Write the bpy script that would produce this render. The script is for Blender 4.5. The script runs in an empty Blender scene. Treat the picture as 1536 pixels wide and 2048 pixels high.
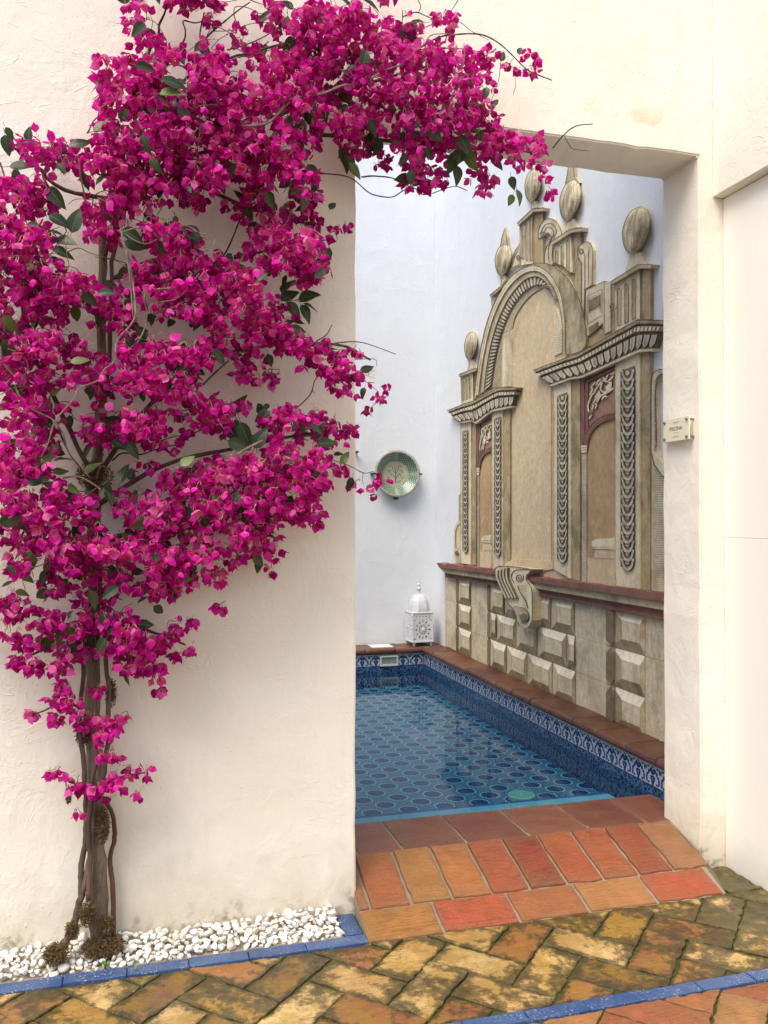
import bpy, bmesh, math, random
from mathutils import Vector, Matrix
import numpy as np
random.seed(7); RNG = np.random.default_rng(7)
S = bpy.context.scene; COL = S.collection
R = math.radians

# ------------------------------------------------------------------ camera, sky, sun, exposure
F_PX, YAW, PITCH, EYE = 1664.0, 15.5, 0.55, 1.5
cd = bpy.data.cameras.new('camera'); cam = bpy.data.objects.new('camera', cd); COL.objects.link(cam)
cd.sensor_fit = 'HORIZONTAL'; cd.sensor_width = 36; cd.lens = 36 * F_PX / 1536
cd.clip_start = .05; cd.clip_end = 500
cam.location = (0, 0, EYE); cam.rotation_euler = (R(90 + PITCH), 0, R(-YAW)); S.camera = cam

SUN_EL, SUN_AZ = 57, 227          # azimuth from north (+Y), clockwise: behind the camera and to its left
w = bpy.data.worlds.new('World'); S.world = w; w.use_nodes = True
wn = w.node_tree; sk = wn.nodes.new('ShaderNodeTexSky'); sk.sky_type = 'NISHITA'; sk.sun_disc = False
sk.sun_elevation = R(SUN_EL); sk.sun_rotation = R(SUN_AZ); sk.dust_density = 3.0; sk.air_density = 1.0; sk.ozone_density = .6
wn.nodes['Background'].inputs[1].default_value = .13
wn.links.new(sk.outputs[0], wn.nodes['Background'].inputs[0])
sl = bpy.data.lights.new('sun', 'SUN'); sl.energy = 1.5; sl.angle = R(38); sl.color = (1, .93, .80)
so = bpy.data.objects.new('sun', sl); COL.objects.link(so)
sd = Vector((math.sin(R(SUN_AZ)) * math.cos(R(SUN_EL)), math.cos(R(SUN_AZ)) * math.cos(R(SUN_EL)), math.sin(R(SUN_EL))))
so.rotation_euler = sd.to_track_quat('Z', 'Y').to_euler()
S.view_settings.view_transform = 'Standard'; S.view_settings.look = 'None'
S.view_settings.exposure = 0.96; S.view_settings.gamma = 1; S.view_settings.use_curve_mapping = False
S.render.engine = 'CYCLES'
S.cycles.max_bounces = 10; S.cycles.diffuse_bounces = 5; S.cycles.transparent_max_bounces = 12

# ------------------------------------------------------------------ survey: photo measurements -> points on the real planes
_a, _p = R(YAW), R(PITCH)
_R = np.array([math.cos(_a), -math.sin(_a), 0]); _F = np.array([math.sin(_a)*math.cos(_p), math.cos(_a)*math.cos(_p), math.sin(_p)])
_U = np.cross(_R, _F); _C = np.array([0, 0, EYE])
def _ray(u, v): return _F + _R * (u - 768) / F_PX + _U * (1024 - v) / F_PX
def on_z(u, v, z=0.0): d = _ray(u, v); return Vector(_C + d * ((z - EYE) / d[2]))
def on_y(u, v, y): d = _ray(u, v); return Vector(_C + d * (y / d[1]))
def on_x(u, v, x): d = _ray(u, v); return Vector(_C + d * (x / d[0]))

# ------------------------------------------------------------------ object helpers
def link(o, parent=None):
    COL.objects.link(o)
    if parent is not None: o.parent = parent
    return o
def mesh(name, verts, faces, mats, parent=None, mi=None, smooth=False):
    me = bpy.data.meshes.new(name); me.from_pydata([tuple(v) for v in verts], [], faces); 
    for m in (mats if isinstance(mats, (list, tuple)) else [mats]): me.materials.append(m)
    if mi is not None: me.polygons.foreach_set('material_index', mi)
    if smooth: me.polygons.foreach_set('use_smooth', [True] * len(me.polygons))
    me.update(); return link(bpy.data.objects.new(name, me), parent)
def from_bm(name, bm, mats, parent=None, smooth=False):
    me = bpy.data.meshes.new(name); bmesh.ops.recalc_face_normals(bm, faces=bm.faces[:]); bm.to_mesh(me); bm.free()
    for m in (mats if isinstance(mats, (list, tuple)) else [mats]): me.materials.append(m)
    if smooth: me.polygons.foreach_set('use_smooth', [True] * len(me.polygons))
    return link(bpy.data.objects.new(name, me), parent)
def empty(name, loc=(0, 0, 0)):
    o = bpy.data.objects.new(name, None); o.location = loc; o.empty_display_size = .1; return link(o)
def tag(o, label=None, cat=None, group=None, kind=None):
    if label: o['label'] = label
    if cat: o['category'] = cat
    if group: o['group'] = group
    if kind: o['kind'] = kind
    return o
def box_bm(bm, lo, hi, bev=0.0, seg=2):
    r = bmesh.ops.create_cube(bm, size=1)
    vs = r['verts']
    for v in vs: v.co = Vector([(lo[i] + hi[i]) / 2 + v.co[i] * (hi[i] - lo[i]) for i in range(3)])
    if bev:
        es = list({e for v in vs for e in v.link_edges})
        bmesh.ops.bevel(bm, geom=es, offset=bev, segments=seg, affect='EDGES', profile=.5)
def box(name, lo, hi, m, parent=None, bev=0.0, seg=2):
    bm = bmesh.new(); box_bm(bm, lo, hi, bev, seg); return from_bm(name, bm, m, parent)
def tube_data(pts, radii, n=6, caps=True):
    pts = [Vector(p) for p in pts]; V = []; Fc = []
    t0 = (pts[1] - pts[0]).normalized(); up = Vector((0, 1, 0)) if abs(t0.y) < .9 else Vector((1, 0, 0))
    nrm = t0.cross(up).normalized()
    for i, p in enumerate(pts):
        t = (pts[min(i + 1, len(pts) - 1)] - pts[max(i - 1, 0)]).normalized()
        nrm = (nrm - t * nrm.dot(t)).normalized(); b = t.cross(nrm)
        r = radii[i] if hasattr(radii, '__len__') else radii
        for k in range(n):
            a = 2 * math.pi * k / n; V.append(p + (nrm * math.cos(a) + b * math.sin(a)) * r)
    for i in range(len(pts) - 1):
        for k in range(n):
            Fc.append((i*n + k, i*n + (k+1) % n, (i+1)*n + (k+1) % n, (i+1)*n + k))
    if caps: Fc += [tuple(range(n))[::-1], tuple(range((len(pts)-1)*n, len(pts)*n))]
    return V, Fc
def tube(name, pts, radii, m, parent=None, n=6): 
    V, Fc = tube_data(pts, radii, n); return mesh(name, V, Fc, m, parent, smooth=True)
def spline(pts, sub=6):
    P = [Vector(p) for p in pts]; P = [P[0]*2 - P[1]] + P + [P[-1]*2 - P[-2]]; out = []
    for i in range(1, len(P) - 2):
        a, b, c, d = P[i-1], P[i], P[i+1], P[i+2]
        for k in range(sub):
            t = k / sub
            out.append(.5 * ((2*b) + (c - a)*t + (2*a - 5*b + 4*c - d)*t*t + (3*b - a - 3*c + d)*t**3))
    out.append(P[-2]); return out
def lathe_bm(bm, prof, n=24, center=(0, 0, 0), axis='Z'):
    cx, cy, cz = center; rings = []
    for r, z in prof:
        ring = []
        for k in range(n):
            a = 2*math.pi*k/n
            if axis == 'Z': co = (cx + r*math.cos(a), cy + r*math.sin(a), cz + z)
            elif axis == 'Y': co = (cx + r*math.cos(a), cy + z, cz + r*math.sin(a))
            else: co = (cx + z, cy + r*math.cos(a), cz + r*math.sin(a))
            ring.append(bm.verts.new(co))
        rings.append(ring)
    for i in range(len(rings)-1):
        for k in range(n): bm.faces.new((rings[i][k], rings[i][(k+1) % n], rings[i+1][(k+1) % n], rings[i+1][k]))
    if prof[0][0] > 1e-5: bm.faces.new(rings[0][::-1])
    if prof[-1][0] > 1e-5: bm.faces.new(rings[-1])
def clip(poly, nx, ny, c):        # keep nx*x+ny*y <= c
    out = []
    for i in range(len(poly)):
        p, q = poly[i], poly[(i+1) % len(poly)]
        dp, dq = nx*p[0] + ny*p[1] - c, nx*q[0] + ny*q[1] - c
        if dp <= 0: out.append(p)
        if dp*dq < 0:
            t = dp/(dp - dq); out.append((p[0] + (q[0]-p[0])*t, p[1] + (q[1]-p[1])*t))
    return out
def area(poly): return .5*sum(poly[i][0]*poly[(i+1) % len(poly)][1] - poly[(i+1) % len(poly)][0]*poly[i][1] for i in range(len(poly)))
def inset(poly, d):
    if area(poly) < 0: poly = poly[::-1]
    n = len(poly); out = poly
    for i in range(n):
        p, q = poly[i], poly[(i+1) % n]; ex, ey = q[0]-p[0], q[1]-p[1]; L = math.hypot(ex, ey)
        if L < 1e-6: continue
        nx, ny = ey/L, -ex/L; out = clip(out, nx, ny, nx*p[0] + ny*p[1] - d)
        if len(out) < 3: return []
    return out
def slab(name, poly, z0, z1, m, parent, bev=.004, jit=.0016, zf=None, seg=.05, color=None):
    """a paver/tile from a 2-D outline: worn wavy edges, softened arris; zf(x,y) lifts it onto a slope"""
    pts = []
    if area(poly) < 0: poly = poly[::-1]
    for i in range(len(poly)):
        p, q = poly[i], poly[(i+1) % len(poly)]; L = math.hypot(q[0]-p[0], q[1]-p[1]); k = max(1, int(L/seg))
        for j in range(k):
            t = j/k; s = jit if j else jit*.6
            pts.append((p[0] + (q[0]-p[0])*t + random.gauss(0, s), p[1] + (q[1]-p[1])*t + random.gauss(0, s)))
    cx = sum(p[0] for p in pts)/len(pts); cy = sum(p[1] for p in pts)/len(pts)
    n = len(pts); V = []; tilt = (random.gauss(0, .006), random.gauss(0, .006))
    for k, (d, z) in enumerate(((0, z0), (0, z1 - bev), (bev*.35, z1 - bev*.3), (bev*1.1, z1), (None, z1 + .0004))):
        for x, y in pts:
            L = math.hypot(cx - x, cy - y) or 1
            if d is None: X, Y = x + (cx-x)*.48, y + (cy-y)*.48; V.append((X, Y, z + (zf(X, Y) if zf else 0) + (X-cx)*tilt[0] + (Y-cy)*tilt[1])); continue
            X, Y = x + (cx-x)/L*d, y + (cy-y)/L*d
            V.append((X, Y, z + (zf(X, Y) if zf else 0) + ((X-cx)*tilt[0] + (Y-cy)*tilt[1] if k else 0)))
    Fc = [tuple(range(4*n, 5*n))]
    for r in range(4):
        for i in range(n): Fc.append((r*n+i, r*n+(i+1) % n, (r+1)*n+(i+1) % n, (r+1)*n+i))
    o = mesh(name, V, Fc, m, parent)
    at = o.data.attributes.new('edge', 'FLOAT', 'POINT'); at.data.foreach_set('value', [1.]*(4*n) + [0.]*n)
    pal = PAL.get(m.name)
    if color or pal:
        c = color or random.choice(pal); k = random.uniform(.88, 1.12); o.color = (c[0]*k, c[1]*k, c[2]*k, 1)
    return o

# ------------------------------------------------------------------ material helpers
class NT:
    def __init__(s, name):
        s.m = bpy.data.materials.new(name); s.m.use_nodes = True; s.t = s.m.node_tree
        s.b = s.t.nodes['Principled BSDF']; s.out = s.t.nodes['Material Output']
    def n(s, typ, **kw):
        x = s.t.nodes.new(typ)
        for k, v in kw.items(): setattr(x, k, v)
        return x
    def put(s, sock, v):
        if v is None: return
        if isinstance(v, bpy.types.NodeSocket): s.t.links.new(v, sock)
        else:
            if isinstance(v, tuple) and len(v) == 3 and sock.type == 'RGBA': v = (*v, 1)
            sock.default_value = v
    def pos(s): return s.n('ShaderNodeNewGeometry').outputs['Position']
    def obj(s): return s.n('ShaderNodeTexCoord').outputs['Object']
    def rnd(s): return s.n('ShaderNodeObjectInfo').outputs['Random']
    def attr(s, name): return s.n('ShaderNodeAttribute', attribute_name=name)
    def scale(s, v, sc, loc=(0, 0, 0)):
        x = s.n('ShaderNodeMapping'); s.put(x.inputs[0], v); x.inputs['Scale'].default_value = sc; x.inputs['Location'].default_value = loc; return x.outputs[0]
    def noise(s, v, sc, det=4, rough=.55, dist=0, w=None):
        x = s.n('ShaderNodeTexNoise')
        if w is not None: x.noise_dimensions = '4D'; s.put(x.inputs['W'], w)
        s.put(x.inputs['Vector'], v); x.inputs['Scale'].default_value = sc; x.inputs['Detail'].default_value = det
        x.inputs['Roughness'].default_value = rough; x.inputs['Distortion'].default_value = dist; return x.outputs[0]
    def voro(s, v, sc, feat='F1', out=0, rnd=1):
        x = s.n('ShaderNodeTexVoronoi', feature=feat); s.put(x.inputs['Vector'], v); x.inputs['Scale'].default_value = sc
        x.inputs['Randomness'].default_value = rnd; return x.outputs[out]
    def math(s, op, a, b=None, c=None, clamp=False):
        x = s.n('ShaderNodeMath', operation=op, use_clamp=clamp); s.put(x.inputs[0], a)
        if b is not None: s.put(x.inputs[1], b)
        if c is not None: s.put(x.inputs[2], c)
        return x.outputs[0]
    def ramp(s, f, stops, interp='LINEAR'):
        x = s.n('ShaderNodeValToRGB'); s.put(x.inputs[0], f); e = x.color_ramp; e.interpolation = interp
        while len(e.elements) < len(stops): e.elements.new(.5)
        for el, (p, c) in zip(e.elements, stops):
            el.position = p; el.color = (*c, 1) if isinstance(c, tuple) else (c, c, c, 1)
        return x.outputs[0]
    def mix(s, f, a, b, blend='MIX'):
        x = s.n('ShaderNodeMix', data_type='RGBA', blend_type=blend); s.put(x.inputs[0], f); s.put(x.inputs[6], a); s.put(x.inputs[7], b); return x.outputs[2]
    def sep(s, v): x = s.n('ShaderNodeSeparateXYZ'); s.put(x.inputs[0], v); return x.outputs
    def comb(s, a, b, c=0.0): x = s.n('ShaderNodeCombineXYZ'); s.put(x.inputs[0], a); s.put(x.inputs[1], b); s.put(x.inputs[2], c); return x.outputs[0]
    def bump(s, h, strength=.3, dist=.01, nrm=None):
        x = s.n('ShaderNodeBump'); s.put(x.inputs['Height'], h); x.inputs['Strength'].default_value = strength; x.inputs['Distance'].default_value = dist
        if nrm is not None: s.put(x.inputs['Normal'], nrm)
        return x.outputs[0]
    def done(s, col=None, rough=.6, nrm=None, **kw):
        s.put(s.b.inputs['Base Color'], col); s.put(s.b.inputs['Roughness'], rough)
        if nrm is not None: s.put(s.b.inputs['Normal'], nrm)
        for k, v in kw.items(): s.put(s.b.inputs[k.replace('_', ' ')], v)
        return s.m

WY, WT = 3.10, 0.27            # courtyard wall: front face and thickness
DX0, DX1, DZ = .748, 2.277, 3.083   # doorway
SX = 2.346                      # right-hand side wall face
MX = 2.62                       # pool room wall with the mural
BY = 7.60                       # pool room back wall
PX, PY0, PY1 = 2.41, 3.665, 7.33  # pool right, near and far edges
ZD, ZC, ZW = .13, .33, .116     # deck, coping top, water

def plaster_mat(name, base, base2, stain=None, grime=.0, bumps=.35):
    n = NT(name); p = n.pos()
    big = n.noise(p, 1.1, 4, .6); mid = n.noise(p, 6, 5, .6)
    col = n.mix(n.ramp(big, [(.35, 0.), (.68, 1.)]), base, base2)
    col = n.mix(n.math('MULTIPLY', n.ramp(mid, [(.45, 0.), (.75, 1.)]), .18), col, (base[0]*.86, base[1]*.83, base[2]*.78))
    drip = n.noise(n.scale(p, (14, 14, .55)), 1.0, 4, .6)
    col = n.mix(n.math('MULTIPLY', n.ramp(drip, [(.56, 0.), (.8, 1.)]), .22), col, (base[0]*.84, base[1]*.78, base[2]*.68))
    z = n.sep(p)[2]
    if grime:
        zz = n.math('ADD', z, n.math('MULTIPLY', n.math('SUBTRACT', n.noise(p, 9, 5), .5), .35))
        g = n.ramp(zz, [(.02, 1.), (.30, 0.)])
        col = n.mix(n.math('MULTIPLY', g, grime), col, (.33, .25, .12))
        g2 = n.math('MULTIPLY', n.ramp(zz, [(.0, 1.), (.07, 0.)]), n.ramp(n.noise(p, 30, 4), [(.45, 0.), (.6, 1.)]))
        col = n.mix(n.math('MULTIPLY', g2, .6), col, (.07, .06, .03))
    if stain:
        for (sx, sz, rx, rz, c, k) in stain:
            X, _, Z = n.sep(p); wob = n.math('MULTIPLY', n.math('SUBTRACT', n.noise(p, 22, 4), .5), .9)
            d = n.math('ADD', n.math('SQRT', n.math('ADD', n.math('POWER', n.math('DIVIDE', n.math('SUBTRACT', X, sx), rx), 2.), n.math('POWER', n.math('DIVIDE', n.math('SUBTRACT', Z, sz), rz), 2.))), wob)
            m = n.ramp(d, [(.0, .55), (.74, .75), (.80, 1.), (.86, 0.)])
            # the patch fades upwards where the water ran out
            fade = n.ramp(n.math('SUBTRACT', Z, sz), [(-.0 if False else 0., 1.), (min(1, rz*.9), .05)])
            col = n.mix(n.math('MULTIPLY', n.math('MULTIPLY', m, fade), k), col, c)
    fine = n.noise(p, 150, 3, .6); grit = n.noise(p, 48, 5, .65); trow = n.noise(n.scale(p, (1, 1, .7)), 7, 4, .55, .6)
    crumbs = n.ramp(n.voro(p, 26), [(.05, 1.), (.16, 0.)])
    smooth = n.ramp(n.noise(p, 1.9, 4, .6), [(.38, .25), (.62, 1.)])
    ridge = n.ramp(n.math('ABSOLUTE', n.math('SUBTRACT', n.noise(n.scale(p, (1, 1, 2.2)), 2.6, 5, .6, 1.2), .5)), [(.0, 1.), (.012, 0.)])
    h = n.math('ADD', n.math('MULTIPLY', n.math('ADD', n.math('MULTIPLY', fine, .4), n.math('MULTIPLY', grit, .8)), smooth), n.math('ADD', n.math('MULTIPLY', trow, 2.6), n.math('MULTIPLY', n.math('MULTIPLY', ridge, n.ramp(n.noise(p, 1.3, 3), [(.5, 0.), (.6, 1.)])), .9)))
    h = n.math('ADD', h, n.math('MULTIPLY', n.math('MULTIPLY', crumbs, n.ramp(n.noise(p, 3.1, 3), [(.5, 0.), (.62, 1.)])), .7))
    return n.done(col, .85, n.bump(h, bumps, .012), Specular_IOR_Level=.25)

M = {}
M['wall'] = plaster_mat('courtyard_plaster', (.82, .755, .635), (.84, .80, .725),
    [(2.025, 3.225, .10, .050, (.62, .54, .30), .6), (1.76, 3.24, .05, .06, (.68, .60, .38), .3)], grime=.38, bumps=.29)
M['side'] = plaster_mat('side_plaster', (.80, .75, .66), (.83, .79, .72), grime=.3, bumps=.29)
M['room'] = plaster_mat('pool_room_plaster', (.675, .703, .745), (.695, .73, .775), bumps=.24)
def door_mat():
    n = NT('door_paint'); p = n.pos()
    col = n.mix(n.ramp(n.noise(n.scale(p, (1, 3, .6)), 2.4, 4), [(.35, 0.), (.7, 1.)]), (.83, .81, .73), (.85, .83, .77))
    zz = n.math('ADD', n.sep(p)[2], n.math('MULTIPLY', n.noise(p, 12, 4), .12))
    col = n.mix(n.math('MULTIPLY', n.ramp(zz, [(.05, 1.), (.22, 0.)]), .35), col, (.38, .31, .18))
    return n.done(col, .42, n.bump(n.noise(p, 30, 3), .06, .01))
M['door'] = door_mat()
PAL = {}
def floor_mat(name, mossy, cols, rough=.42, wet=.12, pocks=1.0):
    n = NT(name); p = n.pos(); r = n.rnd()
    col = n.n('ShaderNodeObjectInfo').outputs['Color']; PAL[name] = cols
    a = n.noise(p, 14, 6, .65, w=r); b = n.noise(p, 60, 5, .7, w=r); c = n.noise(p, 4.3, 5, .62, .4)
    lam = n.noise(n.scale(p, (3, 26, 8)), 2.4, 6, .7, 1.6, w=n.math('MULTIPLY', r, 9.))
    col = n.mix(n.math('MULTIPLY', n.ramp(a, [(.4, 0.), (.7, 1.)]), .6), col, n.mix(1, col, (.66, .50, .36), 'MULTIPLY'))
    col = n.mix(n.math('MULTIPLY', n.ramp(n.noise(p, 5.5, 4, w=n.math('MULTIPLY', r, 4.)), [(.46, 0.), (.62, 1.)]), .5), col, n.mix(1, n.mix(.5, col, (.36, .19, .06)), (.78, .74, .66), 'MULTIPLY'))
    col = n.mix(n.math('MULTIPLY', n.ramp(lam, [(.52, 0.), (.60, 1.)]), n.ramp(r, [(.45, .12), (.7, .6)])), col, n.mix(1, col, (.50, .40, .28), 'MULTIPLY'))
    col = n.mix(n.math('MULTIPLY', n.ramp(n.noise(p, 190, 3, .7), [(.55, 0.), (.75, 1.)]), .30), col, (.42, .28, .16))
    ed = n.attr('edge').outputs['Fac']; ed2 = n.math('POWER', ed, 2.2); wr = n.noise(p, 70, 5, .7)
    col = n.mix(n.math('MULTIPLY', n.math('MULTIPLY', ed2, n.ramp(wr, [(.42, 0.), (.58, 1.)])), .5), col, n.mix(.5, n.mix(1, col, (.4, .36, .3), 'MULTIPLY'), (.30, .22, .14)))
    if mossy:
        och = n.ramp(n.noise(p, 9, 6, .65, .3, w=n.math('MULTIPLY', r, .6)), [(.42, 0.), (.58, 1.)])
        col = n.mix(n.math('MULTIPLY', och, .62*mossy), col, (.27, .155, .012))
        dk = n.math('ADD', n.math('MULTIPLY', c, .52), n.math('MULTIPLY', n.noise(p, 24, 9, .78, w=n.math('MULTIPLY', r, 2.)), .52))
        X, Y, Z = n.sep(p)          # the damp corner by the side wall and along the foot of the ramp is the most overgrown
        dk = n.math('ADD', dk, n.math('MULTIPLY', n.math('MAXIMUM', n.math('MULTIPLY', n.math('SUBTRACT', X, 1.35), .085), 0.), 1.))
        dk = n.math('ADD', dk, n.math('SUBTRACT', n.math('MULTIPLY', ed2, .085), .035))
        dm = n.ramp(dk, [(.488, 0.), (.518, .7), (.572, 1.)])
        col = n.mix(n.math('MULTIPLY', dm, .88*mossy), col, n.ramp(n.noise(p, 26, 5, .7), [(.35, (.014, .013, .004)), (.52, (.040, .033, .007)), (.66, (.070, .085, .010)), (.8, (.12, .12, .018))]))
    specks = n.ramp(n.voro(p, 120), [(.12, 1.), (.20, 0.)])
    sel = n.ramp(n.noise(p, 41, 4, .7), [(.50, 0.), (.57, 1.)])
    col = n.mix(n.math('MULTIPLY', n.math('MULTIPLY', specks, sel), .75*pocks), col, (.045, .025, .012))
    rg = n.ramp(n.noise(p, 5.5, 4), [(.46, wet), (.62, rough)])
    h = n.math('ADD', n.math('MULTIPLY', a, 1.), n.math('ADD', n.math('MULTIPLY', b, .5), n.math('MULTIPLY', lam, 1.0)))
    h = n.math('SUBTRACT', h, n.math('MULTIPLY', n.math('MULTIPLY', specks, sel), .5))
    return n.done(col, rg, n.bump(h, .85, .009), Specular_IOR_Level=.5)
M['paver'] = floor_mat('mossy_paver', 1.0, [(.42, .24, .050), (.62, .42, .15), (.26, .088, .032), (.66, .48, .21), (.40, .23, .045), (.15, .075, .026), (.68, .49, .22), (.34, .135, .045), (.64, .43, .17)])
M['paver2'] = floor_mat('clean_paver', .25, [(.42, .14, .045), (.44, .20, .06), (.37, .10, .04)])
M['brick'] = floor_mat('ramp_brick', .12, [(.40, .105, .042), (.46, .23, .075), (.34, .075, .035), (.44, .13, .045), (.45, .20, .065), (.39, .085, .038), (.45, .24, .09)], .5, .32)
M['deck_tile'] = floor_mat('deck_terracotta', 0, [(.205, .062, .034), (.24, .080, .045), (.165, .046, .030), (.22, .072, .038)], .5, .35, .3)
M['coping'] = floor_mat('coping_terracotta', 0, [(.120, .040, .025), (.145, .052, .032), (.10, .032, .022), (.13, .046, .028)], .42, .3, .2)
def mortar(name, c1, c2, moss):
    n = NT(name); p = n.pos(); col = n.mix(n.noise(p, 30, 5), c1, c2)
    col = n.mix(n.ramp(n.noise(p, 5, 5), [(.36, 0.), (.52, 1.)]) if moss else 0.0, col, (.042, .062, .007))
    return n.done(col, .9, n.bump(n.noise(p, 120, 4), .6, .006))
M['moss_joint'] = mortar('mossy_joint', (.030, .028, .009), (.060, .050, .018), True)
M['mortar'] = mortar('grey_mortar', (.22, .17, .115), (.31, .25, .18), False)
def blue_mat():
    n = NT('blue_glaze'); p = n.pos(); r = n.rnd()
    col = n.mix(n.math('MULTIPLY', r, .6), (.028, .068, .185), (.046, .102, .235))
    col = n.mix(n.math('MULTIPLY', n.ramp(n.noise(p, 26, 5), [(.45, 0.), (.7, 1.)]), .35), col, (.10, .13, .22))
    chip = n.math('MULTIPLY', n.ramp(n.noise(p, 170, 3, .6), [(.60, 0.), (.64, 1.)]), n.ramp(n.noise(p, 14, 3), [(.42, 0.), (.54, 1.)]))
    col = n.mix(n.math('MULTIPLY', n.ramp(n.noise(p, 55, 6, .75), [(.52, 0.), (.66, 1.)]), .45), col, (.045, .050, .075))
    col = n.mix(n.math('MULTIPLY', chip, .8), col, (.55, .55, .58))
    return n.done(col, .35, n.bump(n.noise(p, 40, 4), .2, .004))
M['blue'] = blue_mat()
def pebble_mat():
    n = NT('white_pebble'); p = n.pos(); r = n.rnd(); a = n.attr('tint').outputs['Fac']
    t = n.math('FRACT', n.math('ADD', n.math('MULTIPLY', r, 7.), a))
    col = n.ramp(t, [(0, (.80, .78, .74)), (.55, (.84, .83, .80)), (.78, (.72, .66, .54)), (.9, (.58, .56, .52)), (1, (.74, .66, .52))])
    col = n.mix(n.math('MULTIPLY', n.ramp(n.noise(p, 60, 4), [(.5, 0.), (.75, 1.)]), .3), col, (.60, .52, .38))
    return n.done(col, .55, n.bump(n.noise(p, 160, 3), .15, .004))
M['pebble'] = pebble_mat()
def simple(name, col, rough=.6, var=.25, sc=20, bump=.15, **kw):
    n = NT(name); p = n.pos(); f = n.ramp(n.noise(p, sc, 5), [(.3, 0.), (.7, 1.)])
    c = n.mix(f, tuple(x*(1-var) for x in col), tuple(min(1, x*(1+var)) for x in col))
    return n.done(c, rough, n.bump(n.noise(p, sc*4, 4), bump, .005), **kw)
M['soil'] = simple('gravel_soil', (.30, .26, .19), .95, .3)
M['iron'] = simple('black_iron', (.012, .012, .013), .5)
M['white_metal'] = simple('white_painted_metal', (.60, .61, .66), .28, .04, 12, .03)
M['lantern_dark'] = simple('lantern_inner_shade', (.05, .05, .055), .9)
M['steel'] = simple('brushed_steel', (.28, .28, .29), .3, .1, 40, .05, Metallic=1.0)
M['lid'] = simple('white_plastic', (.66, .67, .66), .45, .05)
M['grass_leaf'] = simple('seedling_green', (.10, .22, .03), .5)

# ------------------------------------------------------------------ ground, walls
g = box('ground', (-40, -40, -.60), (40, 40, -.145), M['soil']); tag(g, kind='structure')
def wall_with_opening():
    bm = bmesh.new(); zt = 4.9
    prof = [(-5, -.05), (DX0, -.05), (DX0, DZ), (DX1, DZ), (DX1, -.05), (2.66, -.05), (2.66, zt), (-5, zt)]
    f = [bm.verts.new((x, WY, z)) for x, z in prof]; b = [bm.verts.new((x, WY + WT, z)) for x, z in prof]
    n = len(prof)
    for i in range(n): bm.faces.new((f[i], f[(i+1) % n], b[(i+1) % n], b[i]))
    bm.faces.new((f[1], f[0], f[7], f[2])); bm.faces.new((f[2], f[7], f[6], f[3])); bm.faces.new((f[3], f[6], f[5], f[4]))
    bm.faces.new((b[0], b[1], b[2], b[7])); bm.faces.new((b[7], b[2], b[3], b[6])); bm.faces.new((b[6], b[3], b[4], b[5]))
    bmesh.ops.recalc_face_normals(bm, faces=bm.faces[:])
    es = [e for e in bm.edges if all(v in (f[1], f[2], f[3], f[4], b[1], b[2], b[3], b[4]) for v in e.verts) and not (e.verts[0].co.y != e.verts[1].co.y and e.verts[0].co.z < 0)]
    bmesh.ops.subdivide_edges(bm, edges=[e for e in es if abs(e.verts[0].co.y - e.verts[1].co.y) < .01], cuts=24)
    for v in bm.verts:
        if DX0 - .01 < v.co.x < DX1 + .01 and .0 < v.co.z < DZ + .01: v.co += Vector((random.gauss(0, .0018), 0, random.gauss(0, .0018)))
    es = [e for e in bm.edges if len(e.link_faces) == 2 and e.calc_face_angle(0) > 1 and all(DX0 - .02 < v.co.x < DX1 + .02 and v.co.z < DZ + .02 for v in e.verts) and not all(v.co.z < 0 for v in e.verts)]
    bmesh.ops.bevel(bm, geom=es, offset=.007, segments=2, affect='EDGES')
    return from_bm('courtyard_wall', bm, M['wall'])
tag(wall_with_opening(), 'cream rough plastered courtyard wall with the open doorway to the pool', 'wall')
# right-hand side wall with a recess for the white door panels
bm = bmesh.new()
box_bm(bm, (SX, -2.5, 2.906), (2.62, WY - .001, 4.9), .004)
box_bm(bm, (2.45, -2.5, -.05), (2.62, WY - .001, 2.905))
sw = from_bm('side_wall', bm, M['side']); tag(sw, 'pale plaster side wall above the white panelled door at the right edge', 'wall')
dr = empty('panelled_door', (2.40, 1.6, 0)); tag(dr, 'smooth white panelled door recessed in the right side wall', 'door')
DPX = 2.398
ys = [(3.098, 2.8145), (2.8115, 1.9), (1.896, 1.0)]; zs = [(-.02, 1.4229), (1.4235, 2.903)]
for (y1, y0) in ys:
    for (z0, z1) in zs:
        o = box('door_panel', (DPX, y0, z0), (2.445, y1, z1), M['door'], None, .002); o.parent = dr; o.matrix_parent_inverse = Matrix.Translation(dr.location).inverted()
o = box('door_backing', (2.4455, 1.0, -.02), (2.4485, 3.098, 2.903), M['iron']); o.parent = dr; o.matrix_parent_inverse = Matrix.Translation(dr.location).inverted()
# pool room
tag(box('pool_side_wall', (MX, WY + WT + .002, -.05), (MX + .25, BY, 5.75), M['room']), 'long bluish white wall carrying the painted altarpiece beside the pool', 'wall')
tag(box('pool_back_wall', (-3.0, BY + .002, -.05), (MX + .25, BY + .25, 5.75), M['room']), 'bluish white back wall behind the lantern and green plate', 'wall')
tag(box('pool_far_side_wall', (-3.25, WY + WT + .002, -.05), (-3.002, BY + .25, 5.75), M['room']), 'white pool room wall on the left hidden behind the courtyard wall', 'wall')

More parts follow.
